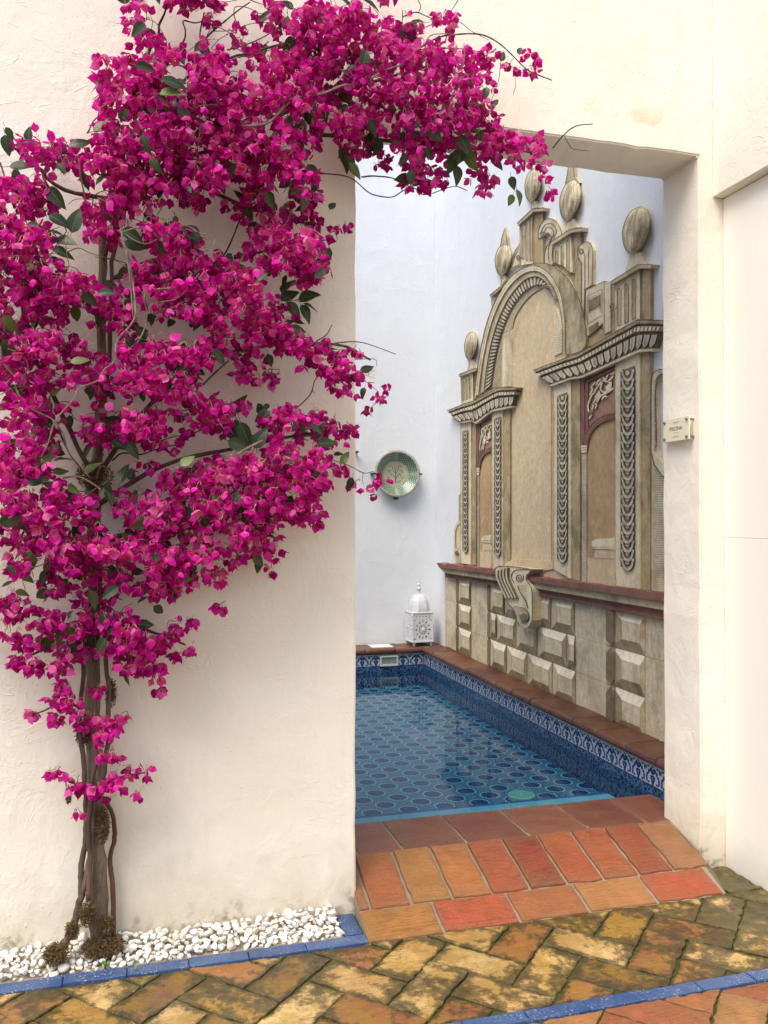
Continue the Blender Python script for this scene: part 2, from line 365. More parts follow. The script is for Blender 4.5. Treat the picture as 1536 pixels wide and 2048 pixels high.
# ------------------------------------------------------------------ courtyard floor
fl = box('courtyard_floor', (-4, -3, -.14), (2.40, WY - .001, -.006), M['moss_joint']); tag(fl, kind='structure')
E1 = Vector((.7071, -.7071)); E2 = Vector((.7071, .7071)); U = .1475
A0, B0 = -.969, 2.99 - U
def floor_regions(poly):
    a = clip(clip(poly, 0, 1, 2.862), 0, -1, -2.352)                       # between the two blue lines
    outs = [('paver', a)]
    b = clip(clip(clip(poly, 0, 1, WY - .004), 0, -1, -2.862), -1, 0, -2.232)  # right of the ramp
    outs.append(('paver', clip(b, 1, 0, 2.394)))
    outs.append(('paver2', clip(clip(poly, 0, 1, 2.285), 0, -1, -1.35)))   # nearer than the second blue line
    return outs
for i in range(-14, 34):
    for j in range(-30, 16):
        k = (i + j) % 4
        if k == 0: r = (i, j, i + 2, j + 1)
        elif k == 2: r = (i, j, i + 1, j + 2)
        else: continue
        gq = .0036
        c = [(r[0]*U + gq, r[1]*U + gq), (r[2]*U - gq, r[1]*U + gq), (r[2]*U - gq, r[3]*U - gq), (r[0]*U + gq, r[3]*U - gq)]
        poly = []
        for (a, b) in c:
            q = E1*(A0 + a) + E2*(B0 + b); poly.append((q.x, q.y))
        if max(p[0] for p in poly) < -1.1 or min(p[0] for p in poly) > 2.40: continue
        for mn, pl in floor_regions([(x, y) for x, y in poly]):
            pl = clip(pl, 1, 0, 2.394) if pl else pl
            if len(pl) >= 3 and abs(area(pl)) > .0008:
                slab('paver', pl, -.03, random.uniform(.0, .006), M[mn], fl, .0035, .0026, None, .022)
# blue glazed border lines
def blue_row(x0, x1, y0, y1, L, off=0):
    x = x0 + off
    xs = [x0]
    while x < x1 - .04: 
        if x > x0 + .02: xs.append(x)
        x += L
    xs.append(x1)
    for a, b in zip(xs[:-1], xs[1:]):
        slab('border_tile', [(a+.0015, y0), (b-.0015, y0), (b-.0015, y1), (a+.0015, y1)], -.03, random.uniform(.004, .007), M['blue'], fl, .003, .0008)
blue_row(-1.0, .742, 2.872, 2.930, .2, .12); blue_row(-1.0, 2.39, 2.292, 2.345, .2, .09)
slab('border_tile', [(.668, 2.937), (.735, 2.937), (.735, 3.095), (.668, 3.095)], -.03, .006, M['blue'], fl, .003, .0008)

# ------------------------------------------------------------------ brick ramp and deck
RY0, RY1 = 2.872, 3.305; SL = (ZD + .004) / (RY1 - RY0)
def rz(x, y): return max(0, (y - RY0)) * SL
rp = mesh('ramp', [(.742, RY0-.006, -.04), (2.222, RY0-.006, -.04), (2.262, RY1+.06, -.04), (.742, RY1+.06, -.04),
    (.742, RY0-.006, -.004), (2.222, RY0-.006, -.004), (2.262, 3.0, rz(0, 3.0)-.004), (2.275, RY1, ZD-.003), (2.275, RY1+.06, ZD-.003), (.742, RY1+.06, ZD-.003), (.742, RY1, ZD-.003)],
    [(0, 1, 5, 4), (4, 5, 6, 7, 10), (10, 7, 8, 9), (1, 2, 8, 7, 6, 5), (0, 4, 10, 9, 3), (2, 3, 9, 8)], M['mortar']); tag(rp, kind='structure')
xb = [.738, 1.022, 1.325, 1.615, 1.912, 2.215]
SC = [(0.386, 0.169, 0.034), (0.340, 0.064, 0.023), (0.352, 0.101, 0.033), (0.386, 0.159, 0.052), (0.340, 0.058, 0.023)]
HC = [(0.340, 0.144, 0.054), (0.340, 0.096, 0.031), (0.375, 0.159, 0.043), (0.375, 0.130, 0.034), (0.340, 0.070, 0.023), (0.238, 0.040, 0.016), (0.340, 0.067, 0.023), (0.340, 0.073, 0.025), (0.249, 0.040, 0.018), (0.295, 0.126, 0.054)]
for a, b, cc_ in zip(xb[:-1], xb[1:], SC):
    slab('brick', [(a+.007, RY0), (b-.007, RY0-.004), (b-.004, RY0+.138), (a+.006, RY0+.138)], -.03, .006, M['brick'], rp, .005, .002, rz, .04, cc_)
xh = [.738, .785] + [.785 + .1628*k for k in range(1, 9)] + [2.262]
for a, b, cc_ in zip(xh[:-1], xh[1:], HC):
    slab('brick', [(a+.0065, RY0+.150), (b-.0065, RY0+.150), (b-.0065, RY1+.000), (a+.0065, RY1+.000)], -.03, .006 + random.uniform(0, .003), M['brick'], rp, .005, .0022, rz, .04, cc_)
dk = box('pool_deck', (.0 - 3.0, RY1+.062, -.05), (PX + .001, PY0 - .002, ZD - .006), M['mortar']); tag(dk, kind='structure')
xd = [-.62, -.34, -.06, .23, .52, .815, 1.005, 1.29, 1.58, 1.87, 2.155, 2.408]
for a, b in zip(xd[:-1], xd[1:]):
    slab('deck_tile', [(a+.006, RY1+.014), (b-.006, RY1+.014), (b-.004, PY0), (a+.004, PY0)], .02, ZD + .001, M['deck_tile'], dk, .006, .0015, None, .06)

# ------------------------------------------------------------------ pool
pool = empty('pool', (0, 0, 0)); tag(pool, kind='structure')
def mosaic_mat():
    n = NT('arabesque_mosaic'); X, Y, Z = n.sep(n.pos()); v = n.comb(n.math('MULTIPLY', n.math('ADD', X, Y), 1.), Z)
    d = n.voro(n.scale(v, (1, 1, 1)), 34, 'DISTANCE_TO_EDGE'); q = n.noise(v, 55, 2, .5, 1.5)
    m = n.math('ADD', n.ramp(d, [(.03, 1.), (.10, 0.)]), n.ramp(q, [(.57, 0.), (.63, .8)]), clamp=True)
    col = n.mix(m, (.005, .016, .070), (.055, .135, .25))
    return n.done(col, .2)
M['mosaic'] = mosaic_mat()
def poolfloor_mat():
    n = NT('medallion_floor_tile'); X, Y, Z = n.sep(n.pos())
    q1 = n.math('DIVIDE', n.math('ADD', X, Y), .2); q2 = n.math('DIVIDE', n.math('SUBTRACT', X, Y), .2)
    a = n.math('SUBTRACT', n.math('FRACT', q1), .5); b = n.math('SUBTRACT', n.math('FRACT', q2), .5)
    r = n.math('SQRT', n.math('ADD', n.math('MULTIPLY', a, a), n.math('MULTIPLY', b, b))); th = n.math('ARCTAN2', b, a)
    pet = n.math('MULTIPLY', n.math('SINE', n.math('MULTIPLY', th, 12.)), .018)
    rr = n.math('ADD', r, pet)
    navy = (.006, .020, .10); cyan = (.21, .53, .63); mid = (.016, .085, .20)
    inner = n.ramp(n.math('SINE', n.math('MULTIPLY', th, 16.)), [(.5, navy), (.95, mid)])
    ring = n.ramp(n.math('SINE', n.math('MULTIPLY', th, 24.)), [(.2, cyan), (.8, mid)])
    aa = n.math('ABSOLUTE', a); bb = n.math('ABSOLUTE', b)
    wv = n.math('MULTIPLY', n.math('SINE', n.math('MULTIPLY', aa, 62.)), n.math('SINE', n.math('MULTIPLY', bb, 62.)))
    outer = n.ramp(wv, [(.0, navy), (.12, navy), (.24, cyan), (.60, cyan), (.74, mid)])
    outer = n.mix(n.ramp(n.voro(n.comb(n.math('MULTIPLY', aa, 1.), n.math('MULTIPLY', bb, 1.)), 9), [(.12, 1.), (.26, 0.)]), outer, (.01, .045, .13))
    def band(lo, hi): return n.math('MULTIPLY', n.math('GREATER_THAN', rr, lo), n.math('LESS_THAN', rr, hi))
    col = n.mix(n.math('LESS_THAN', rr, .345), outer, inner)
    col = n.mix(band(.345, .368), col, cyan); col = n.mix(band(.368, .405), col, ring)
    col = n.mix(n.math('MULTIPLY', band(.10, .13), .5), col, mid)
    # 20 cm tile joints
    jx = n.math('PINGPONG', X, .1); jy = n.math('PINGPONG', Y, .1)
    j = n.math('LESS_THAN', n.math('MINIMUM', jx, jy), .0012)
    col = n.mix(n.math('MULTIPLY', j, .5), col, (.03, .10, .20))
    return n.done(col, .25)
M['pool_floor'] = poolfloor_mat()
M['frieze_white'] = simple('frieze_white_glaze', (.36, .40, .45), .2, .08)
M['frieze_blue'] = simple('frieze_blue_glaze', (.012, .022, .12), .2, .2)
M['frieze_mid'] = simple('frieze_mid_blue', (.05, .13, .32), .2, .2)
M['cyan_tile'] = simple('pale_turquoise_tile', (.14, .36, .44), .25, .08)
M['navy_tile'] = simple('navy_tile', (.02, .09, .28), .25, .15)
ZF = ZW - .14
mesh('pool_floor', [(-3, PY0+.001, ZF), (PX, PY0+.001, ZF), (PX, PY1, ZF), (-3, PY1, ZF)], [(0, 1, 2, 3)], M['pool_floor'], pool)
ZB = ZC - .058; ZBAND = ZB - .108
box('pool_wall', (PX + .006, PY0 - .30, ZF - .02), (PX + .05, PY1 + .05, ZBAND), M['mosaic'], pool)
box('pool_wall', (-3, PY1 + .006, ZF - .02), (PX + .004, PY1 + .05, ZBAND), M['mosaic'], pool)
box('pool_wall', (PX + .016, PY0 - .30, ZBAND + .001), (PX + .16, PY1 + .02, ZC - .03), M['mortar'], pool)
box('pool_wall', (-3, PY1 + .016, ZBAND + .001), (PX + .014, BY, ZC - .03), M['mortar'], pool)
# step just under the water along the near edge: turquoise tiles with a navy edging
for k in range(27):
    x0 = -1.4 + k*.14
    box('step_tile', (x0 + .001, PY0 + .002, ZF + .004), (min(x0 + .139, 2.24), PY0 + .128, ZW - .011), M['cyan_tile'], pool)
box('step_edge', (-1.4, PY0 + .130, ZF + .003), (2.24, PY0 + .158, ZW - .012), M['navy_tile'], pool)
# frieze tiles: one tile mesh with a printed vase of flowers, shared by every copy
def frieze_mesh():
    T = .128; H = .106; V = []; Fc = []; mi = []
    def poly(pts, y, m):
        i0 = len(V); V.extend([(x, y, z) for x, z in pts]); Fc.append(tuple(range(i0, i0 + len(pts)))); mi.append(m)
    h = T/2 - .0008
    V.extend([(-h, 0, 0), (h, 0, 0), (h, 0, H), (-h, 0, H), (-h, .008, 0), (h, .008, 0), (h, .008, H), (-h, .008, H)])
    Fc.extend([(0, 1, 2, 3), (0, 4, 5, 1), (1, 5, 6, 2), (2, 6, 7, 3), (3, 7, 4, 0)]); mi.extend([0]*5)
    def ell(cx, cz, rx, rz_, m, y=-.0006, n=8): poly([(cx + rx*math.cos(2*math.pi*k/n), cz + rz_*math.sin(2*math.pi*k/n)) for k in range(n)], y, m)
    poly([(-.008, .012), (.008, .012), (.020, .034), (.022, .048), (.012, .054), (-.012, .054), (-.022, .048), (-.020, .034)], -.0006, 1)
    poly([(-.014, .005), (.014, .005), (.006, .012), (-.006, .012)], -.0006, 1)
    ell(0, .088, .012, .013, 1); ell(-.018, .078, .011, .012, 1); ell(.018, .078, .011, .012, 1); ell(0, .066, .016, .010, 1)
    ell(-.034, .066, .009, .012, 1); ell(.034, .066, .009, .012, 1)
    for s in (-1, 1):
        ell(s*.052, .030, .009, .020, 1); ell(s*.046, .052, .010, .007, 1); ell(s*.058, .082, .006, .014, 1); ell(s*.036, .014, .010, .006, 1); ell(s*.040, .092, .010, .005, 1)
        ell(s*.052, .030, .004, .010, 2, -.0011)
    ell(0, .036, .008, .010, 2, -.0011); ell(0, .088, .005, .005, 0, -.0011)
    poly([(-h, .0), (h, .0), (h, .004), (-h, .004)], -.0008, 1)
    me = bpy.data.meshes.new('frieze_tile'); me.from_pydata(V, [], Fc)
    for m in ('frieze_white', 'frieze_blue', 'frieze_mid'): me.materials.append(M[m])
    me.polygons.foreach_set('material_index', mi); me.update(); return me
fme = frieze_mesh(); k = 0; y = PY0 - .25
while y < PY1 - .05:
    o = bpy.data.objects.new('frieze_tile', fme); link(o, pool); o.location = (PX + .007, y, ZBAND + .001); o.rotation_euler = (0, 0, -math.pi/2); y += .1285
x = PX - .066
while x > -.4:
    o = bpy.data.objects.new('frieze_tile', fme); link(o, pool); o.location = (x, PY1 + .007, ZBAND + .001); x -= .1285
# coping: bullnose terracotta
def coping_tile(name, L, W, parent, mat_, nose=True):
    prof = [(0.0, -.048), (-.012, -.046), (-.022, -.036), (-.025, -.024), (-.021, -.010), (-.010, -.002), (.006, 0), (W, .0), (W, -.048)] if nose else [(0, -.03), (0, -.003), (.003, 0), (W-.003, 0), (W, -.003), (W, -.03)]
    V = []; n = len(prof)
    for t in (0, .03, .97, 1):
        for (a, b) in prof:
            s = .004 if t in (0, 1) else 0
            V.append((a + (s if a < W/2 else -s*.3), (t - .5)*(L - .009), b - s*.7))
    Fc = [tuple(range(n)), tuple(range(3*n, 4*n))[::-1]]
    for r_ in range(3):
        for i in range(n): Fc.append((r_*n + i, (r_+1)*n + i, (r_+1)*n + (i+1) % n, r_*n + (i+1) % n))
    me = bpy.data.meshes.new(name); me.from_pydata(V, [], Fc); me.materials.append(mat_); me.polygons.foreach_set('use_smooth', [False]*len(me.polygons)); me.update(); return me
cme = coping_tile('coping_tile', .285, MX - PX - .012, pool, M['coping'])
y = PY0 - .20
while y < PY1 - .02:
    o = bpy.data.objects.new('coping_tile', cme); link(o, pool); o.location = (PX + random.gauss(0, .0015), y, ZC - .004 + random.gauss(0, .001)); o.rotation_euler = (0, random.gauss(0, .006), random.gauss(0, .004)); o.color = (*random.choice(PAL['coping_terracotta']), 1); y += .285
cme2 = coping_tile('coping_tile', .285, .245, pool, M['coping']); cme3 = coping_tile('ledge_tile', .285, .245, pool, M['coping'], False)
x = PX - .13
while x > -.6:
    o = bpy.data.objects.new('coping_tile', cme2); link(o, pool); o.location = (x, PY1 + random.gauss(0, .0015), ZC - .004); o.rotation_euler = (0, 0, math.pi/2)
    o.color = (*random.choice(PAL['coping_terracotta']), 1)
    o2 = bpy.data.objects.new('ledge_tile', cme3); link(o2, pool); o2.location = (x + .1, PY1 + .255, ZC - .004 + random.gauss(0, .001)); o2.rotation_euler = (0, 0, math.pi/2); o2.color = (*random.choice(PAL['coping_terracotta']), 1)
    x -= .285
box('ledge_mortar', (-.6, PY1 + .02, ZC - .03), (MX - .002, BY, ZC - .009), M['mortar'], pool)
box('corner_tile', (PX + .075, PY1 + .0, ZC - .04), (MX - .004, BY - .01, ZC - .0045), M['coping'], pool, .003).color = (.12, .042, .026, 1)
# water
def water_mat():
    n = NT('pool_water'); t = n.t; p = n.pos()
    nr = n.bump(n.noise(p, 5, 3, .5), .012, .02)
    fr = n.n('ShaderNodeFresnel'); fr.inputs[0].default_value = 1.20; n.put(fr.inputs['Normal'], nr)
    tr = n.n('ShaderNodeBsdfTransparent'); tr.inputs[0].default_value = (.80, .93, .97, 1)
    gl = n.n('ShaderNodeBsdfGlossy'); gl.inputs['Roughness'].default_value = .01; n.put(gl.inputs['Normal'], nr)
    mx = n.n('ShaderNodeMixShader'); n.put(mx.inputs[0], fr.outputs[0]); n.put(mx.inputs[1], tr.outputs[0]); n.put(mx.inputs[2], gl.outputs[0])
    t.links.new(mx.outputs[0], n.out.inputs[0]); return n.m
wa = mesh('water', [(-3, PY0 + .0005, ZW), (PX + .0055, PY0 + .0005, ZW), (PX + .0055, PY1 + .0055, ZW), (-3, PY1 + .0055, ZW)], [(0, 1, 2, 3)], water_mat()); tag(wa, kind='structure')
# round drain on the pool floor
dc = on_z(1043, 1588, ZF + .024); bm = bmesh.new()
M['drain'] = simple('drain_plastic', (.16, .42, .34), .4, .1)
lathe_bm(bm, [(.075, ZF + .002), (.075, ZF + .02), (.068, ZF + .024), (.0, ZF + .024)], 28, (dc.x, dc.y, 0)); dr_ = from_bm('drain_cover', bm, M['drain'], pool)
bm = bmesh.new()
for rr_ in (.018, .032, .046, .058):
    nn = int(rr_*420)
    for k in range(nn):
        a = 2*math.pi*k/nn; lathe_bm(bm, [(.0026, ZF + .0235), (.0022, ZF + .0256), (0, ZF + .0257)], 5, (dc.x + rr_*math.cos(a), dc.y + rr_*math.sin(a), 0))
from_bm('drain_holes', bm, M['navy_tile'], dr_)
# skimmer opening and lid
sk0, sk1 = on_y(760, 1312, PY1), on_y(796, 1331, PY1)
M['skim'] = simple('beige_plastic', (.46, .48, .45), .4, .05); M['skim_dark'] = simple('skimmer_throat', (.16, .20, .20), .6)
bm = bmesh.new(); a0, a1, b0, b1 = sk0.x, sk1.x, sk1.z, sk0.z
for lo, hi in (((a0, b0), (a1, b0 + .018)), ((a0, b1 - .014), (a1, b1)), ((a0, b0 + .018), (a0 + .014, b1 - .014)), ((a1 - .014, b0 + .018), (a1, b1 - .014))):
    box_bm(bm, (lo[0], PY1 - .012, lo[1]), (hi[0], PY1 + .004, hi[1]), .001)
sf = from_bm('skimmer_frame', bm, M['skim'], pool); box('skimmer_throat', (a0 + .014, PY1 - .002, b0 + .018), (a1 - .014, PY1 + .002, b1 - .014), M['skim_dark'], sf)
l0, l1 = on_z(745, 1296, ZC), on_z(789, 1287, ZC)
o = box('skimmer_lid', (l0.x, l0.y, ZC - .004), (l0.x + .20, l0.y + .17, ZC + .006), M['lid'], None, .002)
tag(o, 'white square skimmer lid lying on the terracotta ledge left of the lantern', 'lid')

# ------------------------------------------------------------------ trompe-l'oeil altarpiece on the pool wall
# A stuccoed and painted altarpiece: every element is raised from the wall plane x = MX; the pale, dark and brown tones are
# trompe-l'oeil light and shade painted into the colours, which stay put whatever the real light does.
def paint(name, c1, c2, grime=(.10, .085, .055), gk=.5, sc=1.0, gl=(.50, .62)):
    n = NT(name); p = n.pos()
    st = n.noise(n.scale(p, (1, 2.0, 1.1)), 3.2*sc, 7, .68, .5); bl = n.noise(p, 4*sc, 6, .62, .4); fi = n.noise(n.scale(p, (1, 10, 8)), 3, 7, .75, .3)
    col = n.mix(n.ramp(bl, [(.32, 0.), (.68, 1.)]), c1, c2)
    col = n.mix(n.math('MULTIPLY', n.ramp(fi, [(.46, 0.), (.62, 1.)]), .42), col, tuple(x*.58 for x in c1))
    col = n.mix(n.math('MULTIPLY', n.ramp(n.noise(p, 13*sc, 6, .7), [(.5, 0.), (.68, 1.)]), .32), col, tuple(min(.8, x*1.3) for x in c2))
    col = n.mix(n.math('MULTIPLY', n.ramp(st, [(gl[0], 0.), (gl[1], 1.)]), gk*.66), col, grime)
    h = n.math('ADD', n.noise(p, 60, 4), n.math('MULTIPLY', n.noise(p, 12, 4), 1.5))
    return n.done(col, .8, n.bump(h, .3, .006), Specular_IOR_Level=.2)
P = {
 'light': paint('mural_pale_stone', (0.622, 0.531, 0.363), (0.778, 0.688, 0.501), gk=.40),
 'mid': paint('mural_grey_stone', (0.419, 0.342, 0.229), (0.559, 0.465, 0.321), gk=.6),
 'side': paint('mural_brown_side', (0.348, 0.265, 0.148), (0.487, 0.390, 0.242), (.09, .08, .04), .8),
 'urn': paint('mural_urn_stone', (0.486, 0.408, 0.260), (0.714, 0.629, 0.452), (.10, .088, .05), .85, 1.6, (.46, .60)),
 'dark': paint('mural_dark_stone', (0.148, 0.119, 0.074), (0.260, 0.212, 0.138), gk=.6),
 'ink': paint('mural_ink', (0.086, 0.070, 0.049), (0.166, 0.131, 0.089), gk=.2),
 'tan': paint('mural_tan_field', (0.558, 0.431, 0.271), (0.665, 0.529, 0.355), (.52, .44, .34), .55),
 'niche': paint('mural_niche_brown', (0.424, 0.281, 0.155), (0.511, 0.355, 0.211), (.25, .16, .085), .6),
 'maroon': paint('mural_oxblood', (.20, .088, .074), (.27, .135, .112), (.09, .03, .028), .5),
 'pink': paint('mural_rose', (0.302, 0.163, 0.121), (0.381, 0.226, 0.163), gk=.4),
 'olive': paint('mural_olive_weathered', (0.323, 0.274, 0.171), (0.521, 0.447, 0.305), (.060, .055, .030), .9, 1.3, (.46, .62)),
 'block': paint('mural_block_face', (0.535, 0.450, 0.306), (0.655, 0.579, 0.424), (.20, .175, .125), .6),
 'block_top': paint('mural_block_lit', (0.615, 0.557, 0.432), (0.761, 0.695, 0.554), gk=.25),
 'block_low': paint('mural_block_shaded', (0.295, 0.240, 0.154), (0.503, 0.399, 0.242), (.05, .043, .03), .6),
 'block_left': paint('mural_block_half_shade', (0.387, 0.316, 0.199), (0.500, 0.420, 0.277), gk=.6),
 'scallop': paint('mural_scallop_grey', (0.439, 0.396, 0.308), (0.629, 0.571, 0.460), gk=.7, sc=2.0),
}
mural = empty('painted_altarpiece', (MX, 5.6, ZC)); tag(mural, 'tall stone altarpiece with arch, niches and urns painted on the white pool wall', 'mural')
MINV = Matrix.Translation(mural.location).inverted()
def madopt(o, parent=None):
    if parent is None or parent is mural: o.parent = mural; o.matrix_parent_inverse = MINV
    else: o.parent = parent
    return o
C1 = lambda x, y: (860 + x/2.8444, 300 + y/2.8444)
C2 = lambda x, y: (860 + x/2.8444, 760 + y/2.8444)
C3 = lambda x, y: (860 + x/2.8444, 1100 + y/2.8444)
RELIEF = 2.6     # the plaster relief: pilasters about 3 cm, cornices 6 cm, console bracket 10 cm
def MP(px, off): v = on_x(px[0], px[1], MX - off*RELIEF); return Vector((MX - off*RELIEF, v.y, v.z))
class Plates:
    """collects raised plates and ink lines; build() links them as one mesh part"""
    def __init__(s): s.V = []; s.F = []; s.mi = []; s.m = []
    def _m(s, k):
        if k not in s.m: s.m.append(k)
        return s.m.index(k)
    def plate(s, pts, off, k, base=0.0, ks=None):
        P3 = [MP(p, off) for p in pts]; n = len(pts); i0 = len(s.V)
        s.V += P3 + [Vector((MX - base*RELIEF, v.y, v.z)) for v in P3]
        # face the room: wind so that the normal is -X
        ar = sum(P3[i].y*P3[(i+1) % n].z - P3[(i+1) % n].y*P3[i].z for i in range(n))
        f = list(range(i0, i0+n)); s.F.append(tuple(f if ar < 0 else f[::-1])); s.mi.append(s._m(k))
        kk = s._m(ks or k)
        for i in range(n):
            q = (i0+i, i0+(i+1) % n, i0+n+(i+1) % n, i0+n+i); s.F.append(q if ar > 0 else q[::-1]); s.mi.append(kk)
        return s
    def band(s, A, B, off, k, base=0.0, N=28, ks=None):
        A, B = resamp(A, N), resamp(B, N)
        for i in range(N-1): s.plate([A[i], A[i+1], B[i+1], B[i]], off, k, base, ks)
        return s
    def line(s, pts, wpx, off, k='ink', closed=False):
        pts = [Vector((p[0], p[1])) for p in pts]; n = len(pts); Ls = []; Rs = []
        for i in range(n):
            a = pts[(i-1) % n] if closed else pts[max(i-1, 0)]; b = pts[(i+1) % n] if closed else pts[min(i+1, n-1)]
            t = (b - a); t = t/(t.length or 1); nn = Vector((-t.y, t.x))*wpx*.39*(1 if not (i in (0, n-1)) or closed else .6)
            Ls.append(pts[i] + nn); Rs.append(pts[i] - nn)
        i0 = len(s.V); s.V += [MP(p, off) for p in Ls] + [MP(p, off) for p in Rs]; kk = s._m(k)
        for i in range(n if closed else n-1):
            j = (i+1) % n; s.F.append((i0+i, i0+j, i0+n+j, i0+n+i)); s.mi.append(kk)
        return s
    def build(s, name, parent=None):
        o = mesh(name, s.V, s.F, [P[k] for k in s.m], None, s.mi); return madopt(o, parent)
def resamp(A, N):
    A = [Vector((p[0], p[1])) for p in A]; L = [0]
    for i in range(1, len(A)): L.append(L[-1] + (A[i]-A[i-1]).length)
    out = []; j = 0
    for i in range(N):
        d = L[-1]*i/(N-1)
        while j < len(A)-2 and L[j+1] < d: j += 1
        t = (d - L[j])/((L[j+1]-L[j]) or 1); out.append(A[j].lerp(A[j+1], min(max(t, 0), 1)))
    return out
def lerp2(A, B, t, N=40):
    A, B = resamp(A, N), resamp(B, N); return [a.lerp(b, t) for a, b in zip(A, B)]
def cc(c, pts): return [c(*p) for p in pts]
def curve2(pts, sub=6): return [(v.x, v.y) for v in spline([Vector((p[0], p[1], 0)) for p in pts], sub)]
def spiral(c, r0, r1, turns, a0=0, sx=1.0, n=28):
    return [(c[0] + sx*(r0 + (r1-r0)*i/n)*math.cos(a0 + 2*math.pi*turns*i/n), c[1] + (r0 + (r1-r0)*i/n)*math.sin(a0 + 2*math.pi*turns*i/n)) for i in range(n+1)]

# back field: plain tan wall paint behind pilasters, up into the arch
pl = Plates(); pl.plate(cc(C2, [(236, 60), (460, -40), (460, -290), (480, -355), (560, -470), (650, -526), (735, -480), (768, -250), (768, -160), (860, -20), (1050, -110), (1060, -110), (1060, 1190), (700, 1145), (545, 1125), (400, 1095), (236, 1060)]), .003, 'tan')
pl.line(cc(C2, [(462, 0), (462, 500), (460, 1030)]), 2, .0042, 'niche'); pl.line(cc(C2, [(690, 30), (690, 1060)]), 4, .0042, 'niche')
pl.plate(cc(C2, [(398, 1062), (470, 1018), (700, 1030), (702, 1075), (640, 1085), (560, 1080), (470, 1068)]), .007, 'tan')
pl.build('central_field')
# upper arch
A0 = curve2([(520, 668), (590, 645), (650, 645), (705, 662), (770, 715), (820, 790), (858, 880), (880, 990), (888, 1090), (862, 1140), (800, 1165)])
A1f = curve2([(250, 1400), (268, 1250), (290, 1120), (318, 1000), (352, 900), (400, 800), (455, 725), (520, 675), (585, 655), (645, 676), (695, 725), (735, 800), (757, 890), (767, 1010), (768, 1160)])
A1r = curve2([(520, 675), (585, 655), (645, 676), (695, 725), (735, 800), (757, 890), (767, 1010), (768, 1160)])
A2 = curve2([(275, 1390), (292, 1250), (312, 1130), (338, 1020), (372, 920), (418, 825), (470, 755), (530, 705), (590, 688), (640, 705), (685, 755), (722, 830), (743, 920), (752, 1020), (752, 1160)])
A3 = curve2([(305, 1375), (318, 1260), (338, 1140), (365, 1030), (400, 935), (445, 845), (495, 780), (545, 735), (595, 718), (640, 735), (672, 775), (702, 840)])
A2s = A2[:int(len(A2)*.80)]
A4 = curve2([(350, 1352), (358, 1280), (374, 1180), (398, 1080), (428, 985), (467, 900), (510, 840), (555, 793), (600, 768), (645, 765), (690, 800)])
A5 = curve2([(412, 1060), (420, 1040), (465, 1020), (480, 960), (512, 900), (560, 840), (612, 800), (655, 782), (702, 805)])
ar = Plates()
ar.band(cc(C1, A4), cc(C1, [(412, 1345), (412, 1060)] + A5[2:]), .006, 'mid', .0, 34)
ar.plate(cc(C1, [(412, 1345), (412, 1060), (422, 1035), (465, 1018), (462, 1345)]), .0075, 'light')
ar.plate(cc(C1, [(424, 1345), (426, 1040), (465, 1018), (462, 1345)]), .0085, 'block')
for k in range(26):
    y = 1085 + k*10; xa = 372 + (1345 - y)*.10; ar.line(cc(C1, [(max(xa, 372 + (1345-y)*.14), y+6), (408, y)]), 1.0, .0095)
ar.plate(cc(C1, [(705, 880), (725, 915), (742, 980), (752, 1060), (755, 1150), (708, 1170)]), .0065, 'light')
for k in range(20): ar.line(cc(C1, [(709, 1160 - k*13), (752 - max(0, k-9)*3.6, 1152 - k*13)]), 1.1, .0078)
ar.plate(cc(C1, [(640, 640), (720, 640), (800, 690), (862, 830), (878, 1005), (1052, 1028), (1052, 1045), (890, 1125), (860, 1140), (700, 760)]), .0055, 'side')
ar.band(cc(C1, A0), cc(C1, A1r), .0124, 'olive', 0, 30)
ar.band(cc(C1, A1f), cc(C1, A2), .014, 'light', 0, 40); ar.band(cc(C1, A2s), cc(C1, A3), .0115, 'mid', 0, 40); ar.band(cc(C1, A3), cc(C1, A4), .008, 'dark', 0, 40)
for L_, w_ in ((A1f, 1.8), (A2, 1.5), (A3, 1.6), (A4, 1.4), (A5[2:], 1.6), (A0, 2.0)): ar.line(cc(C1, L_), w_, .0155)
mid12 = lerp2(A1f, A2, .5, 70); ar.line(cc(C1, mid12), 1.0, .0152, 'mid')
for i in range(0, 69): # dentil ticks between the outer mouldings
    a = resamp(A2s, 70)[i]; b = resamp(A3, 70)[i]; ar.line(cc(C1, [a.lerp(b, .1), a.lerp(b, .5)]), .8, .0128)
arch = ar.build('arch')
ra, rb = resamp(A3, 43), resamp(A4, 43)
for i in range(1, 42):       # rope beads of the archivolt
    c = ra[i].lerp(rb[i], .5); tdir = (ra[i+1] - ra[i-1]).normalized(); nd = (rb[i] - ra[i]); hl = nd.length*.5; nd.normalize()
    q = [c + tdir*(7.0*math.cos(t)) + (nd*.9 + tdir*.45)*(hl*.9*math.sin(t)) for t in [2*math.pi*k/8 for k in range(8)]]
    b_ = Plates(); b_.plate(cc(C1, q), .0125, 'scallop', .008, 'ink'); b_.line(cc(C1, [q[7], q[0], q[1]]), 1.2, .0130); b_.build('rope_bead', arch)

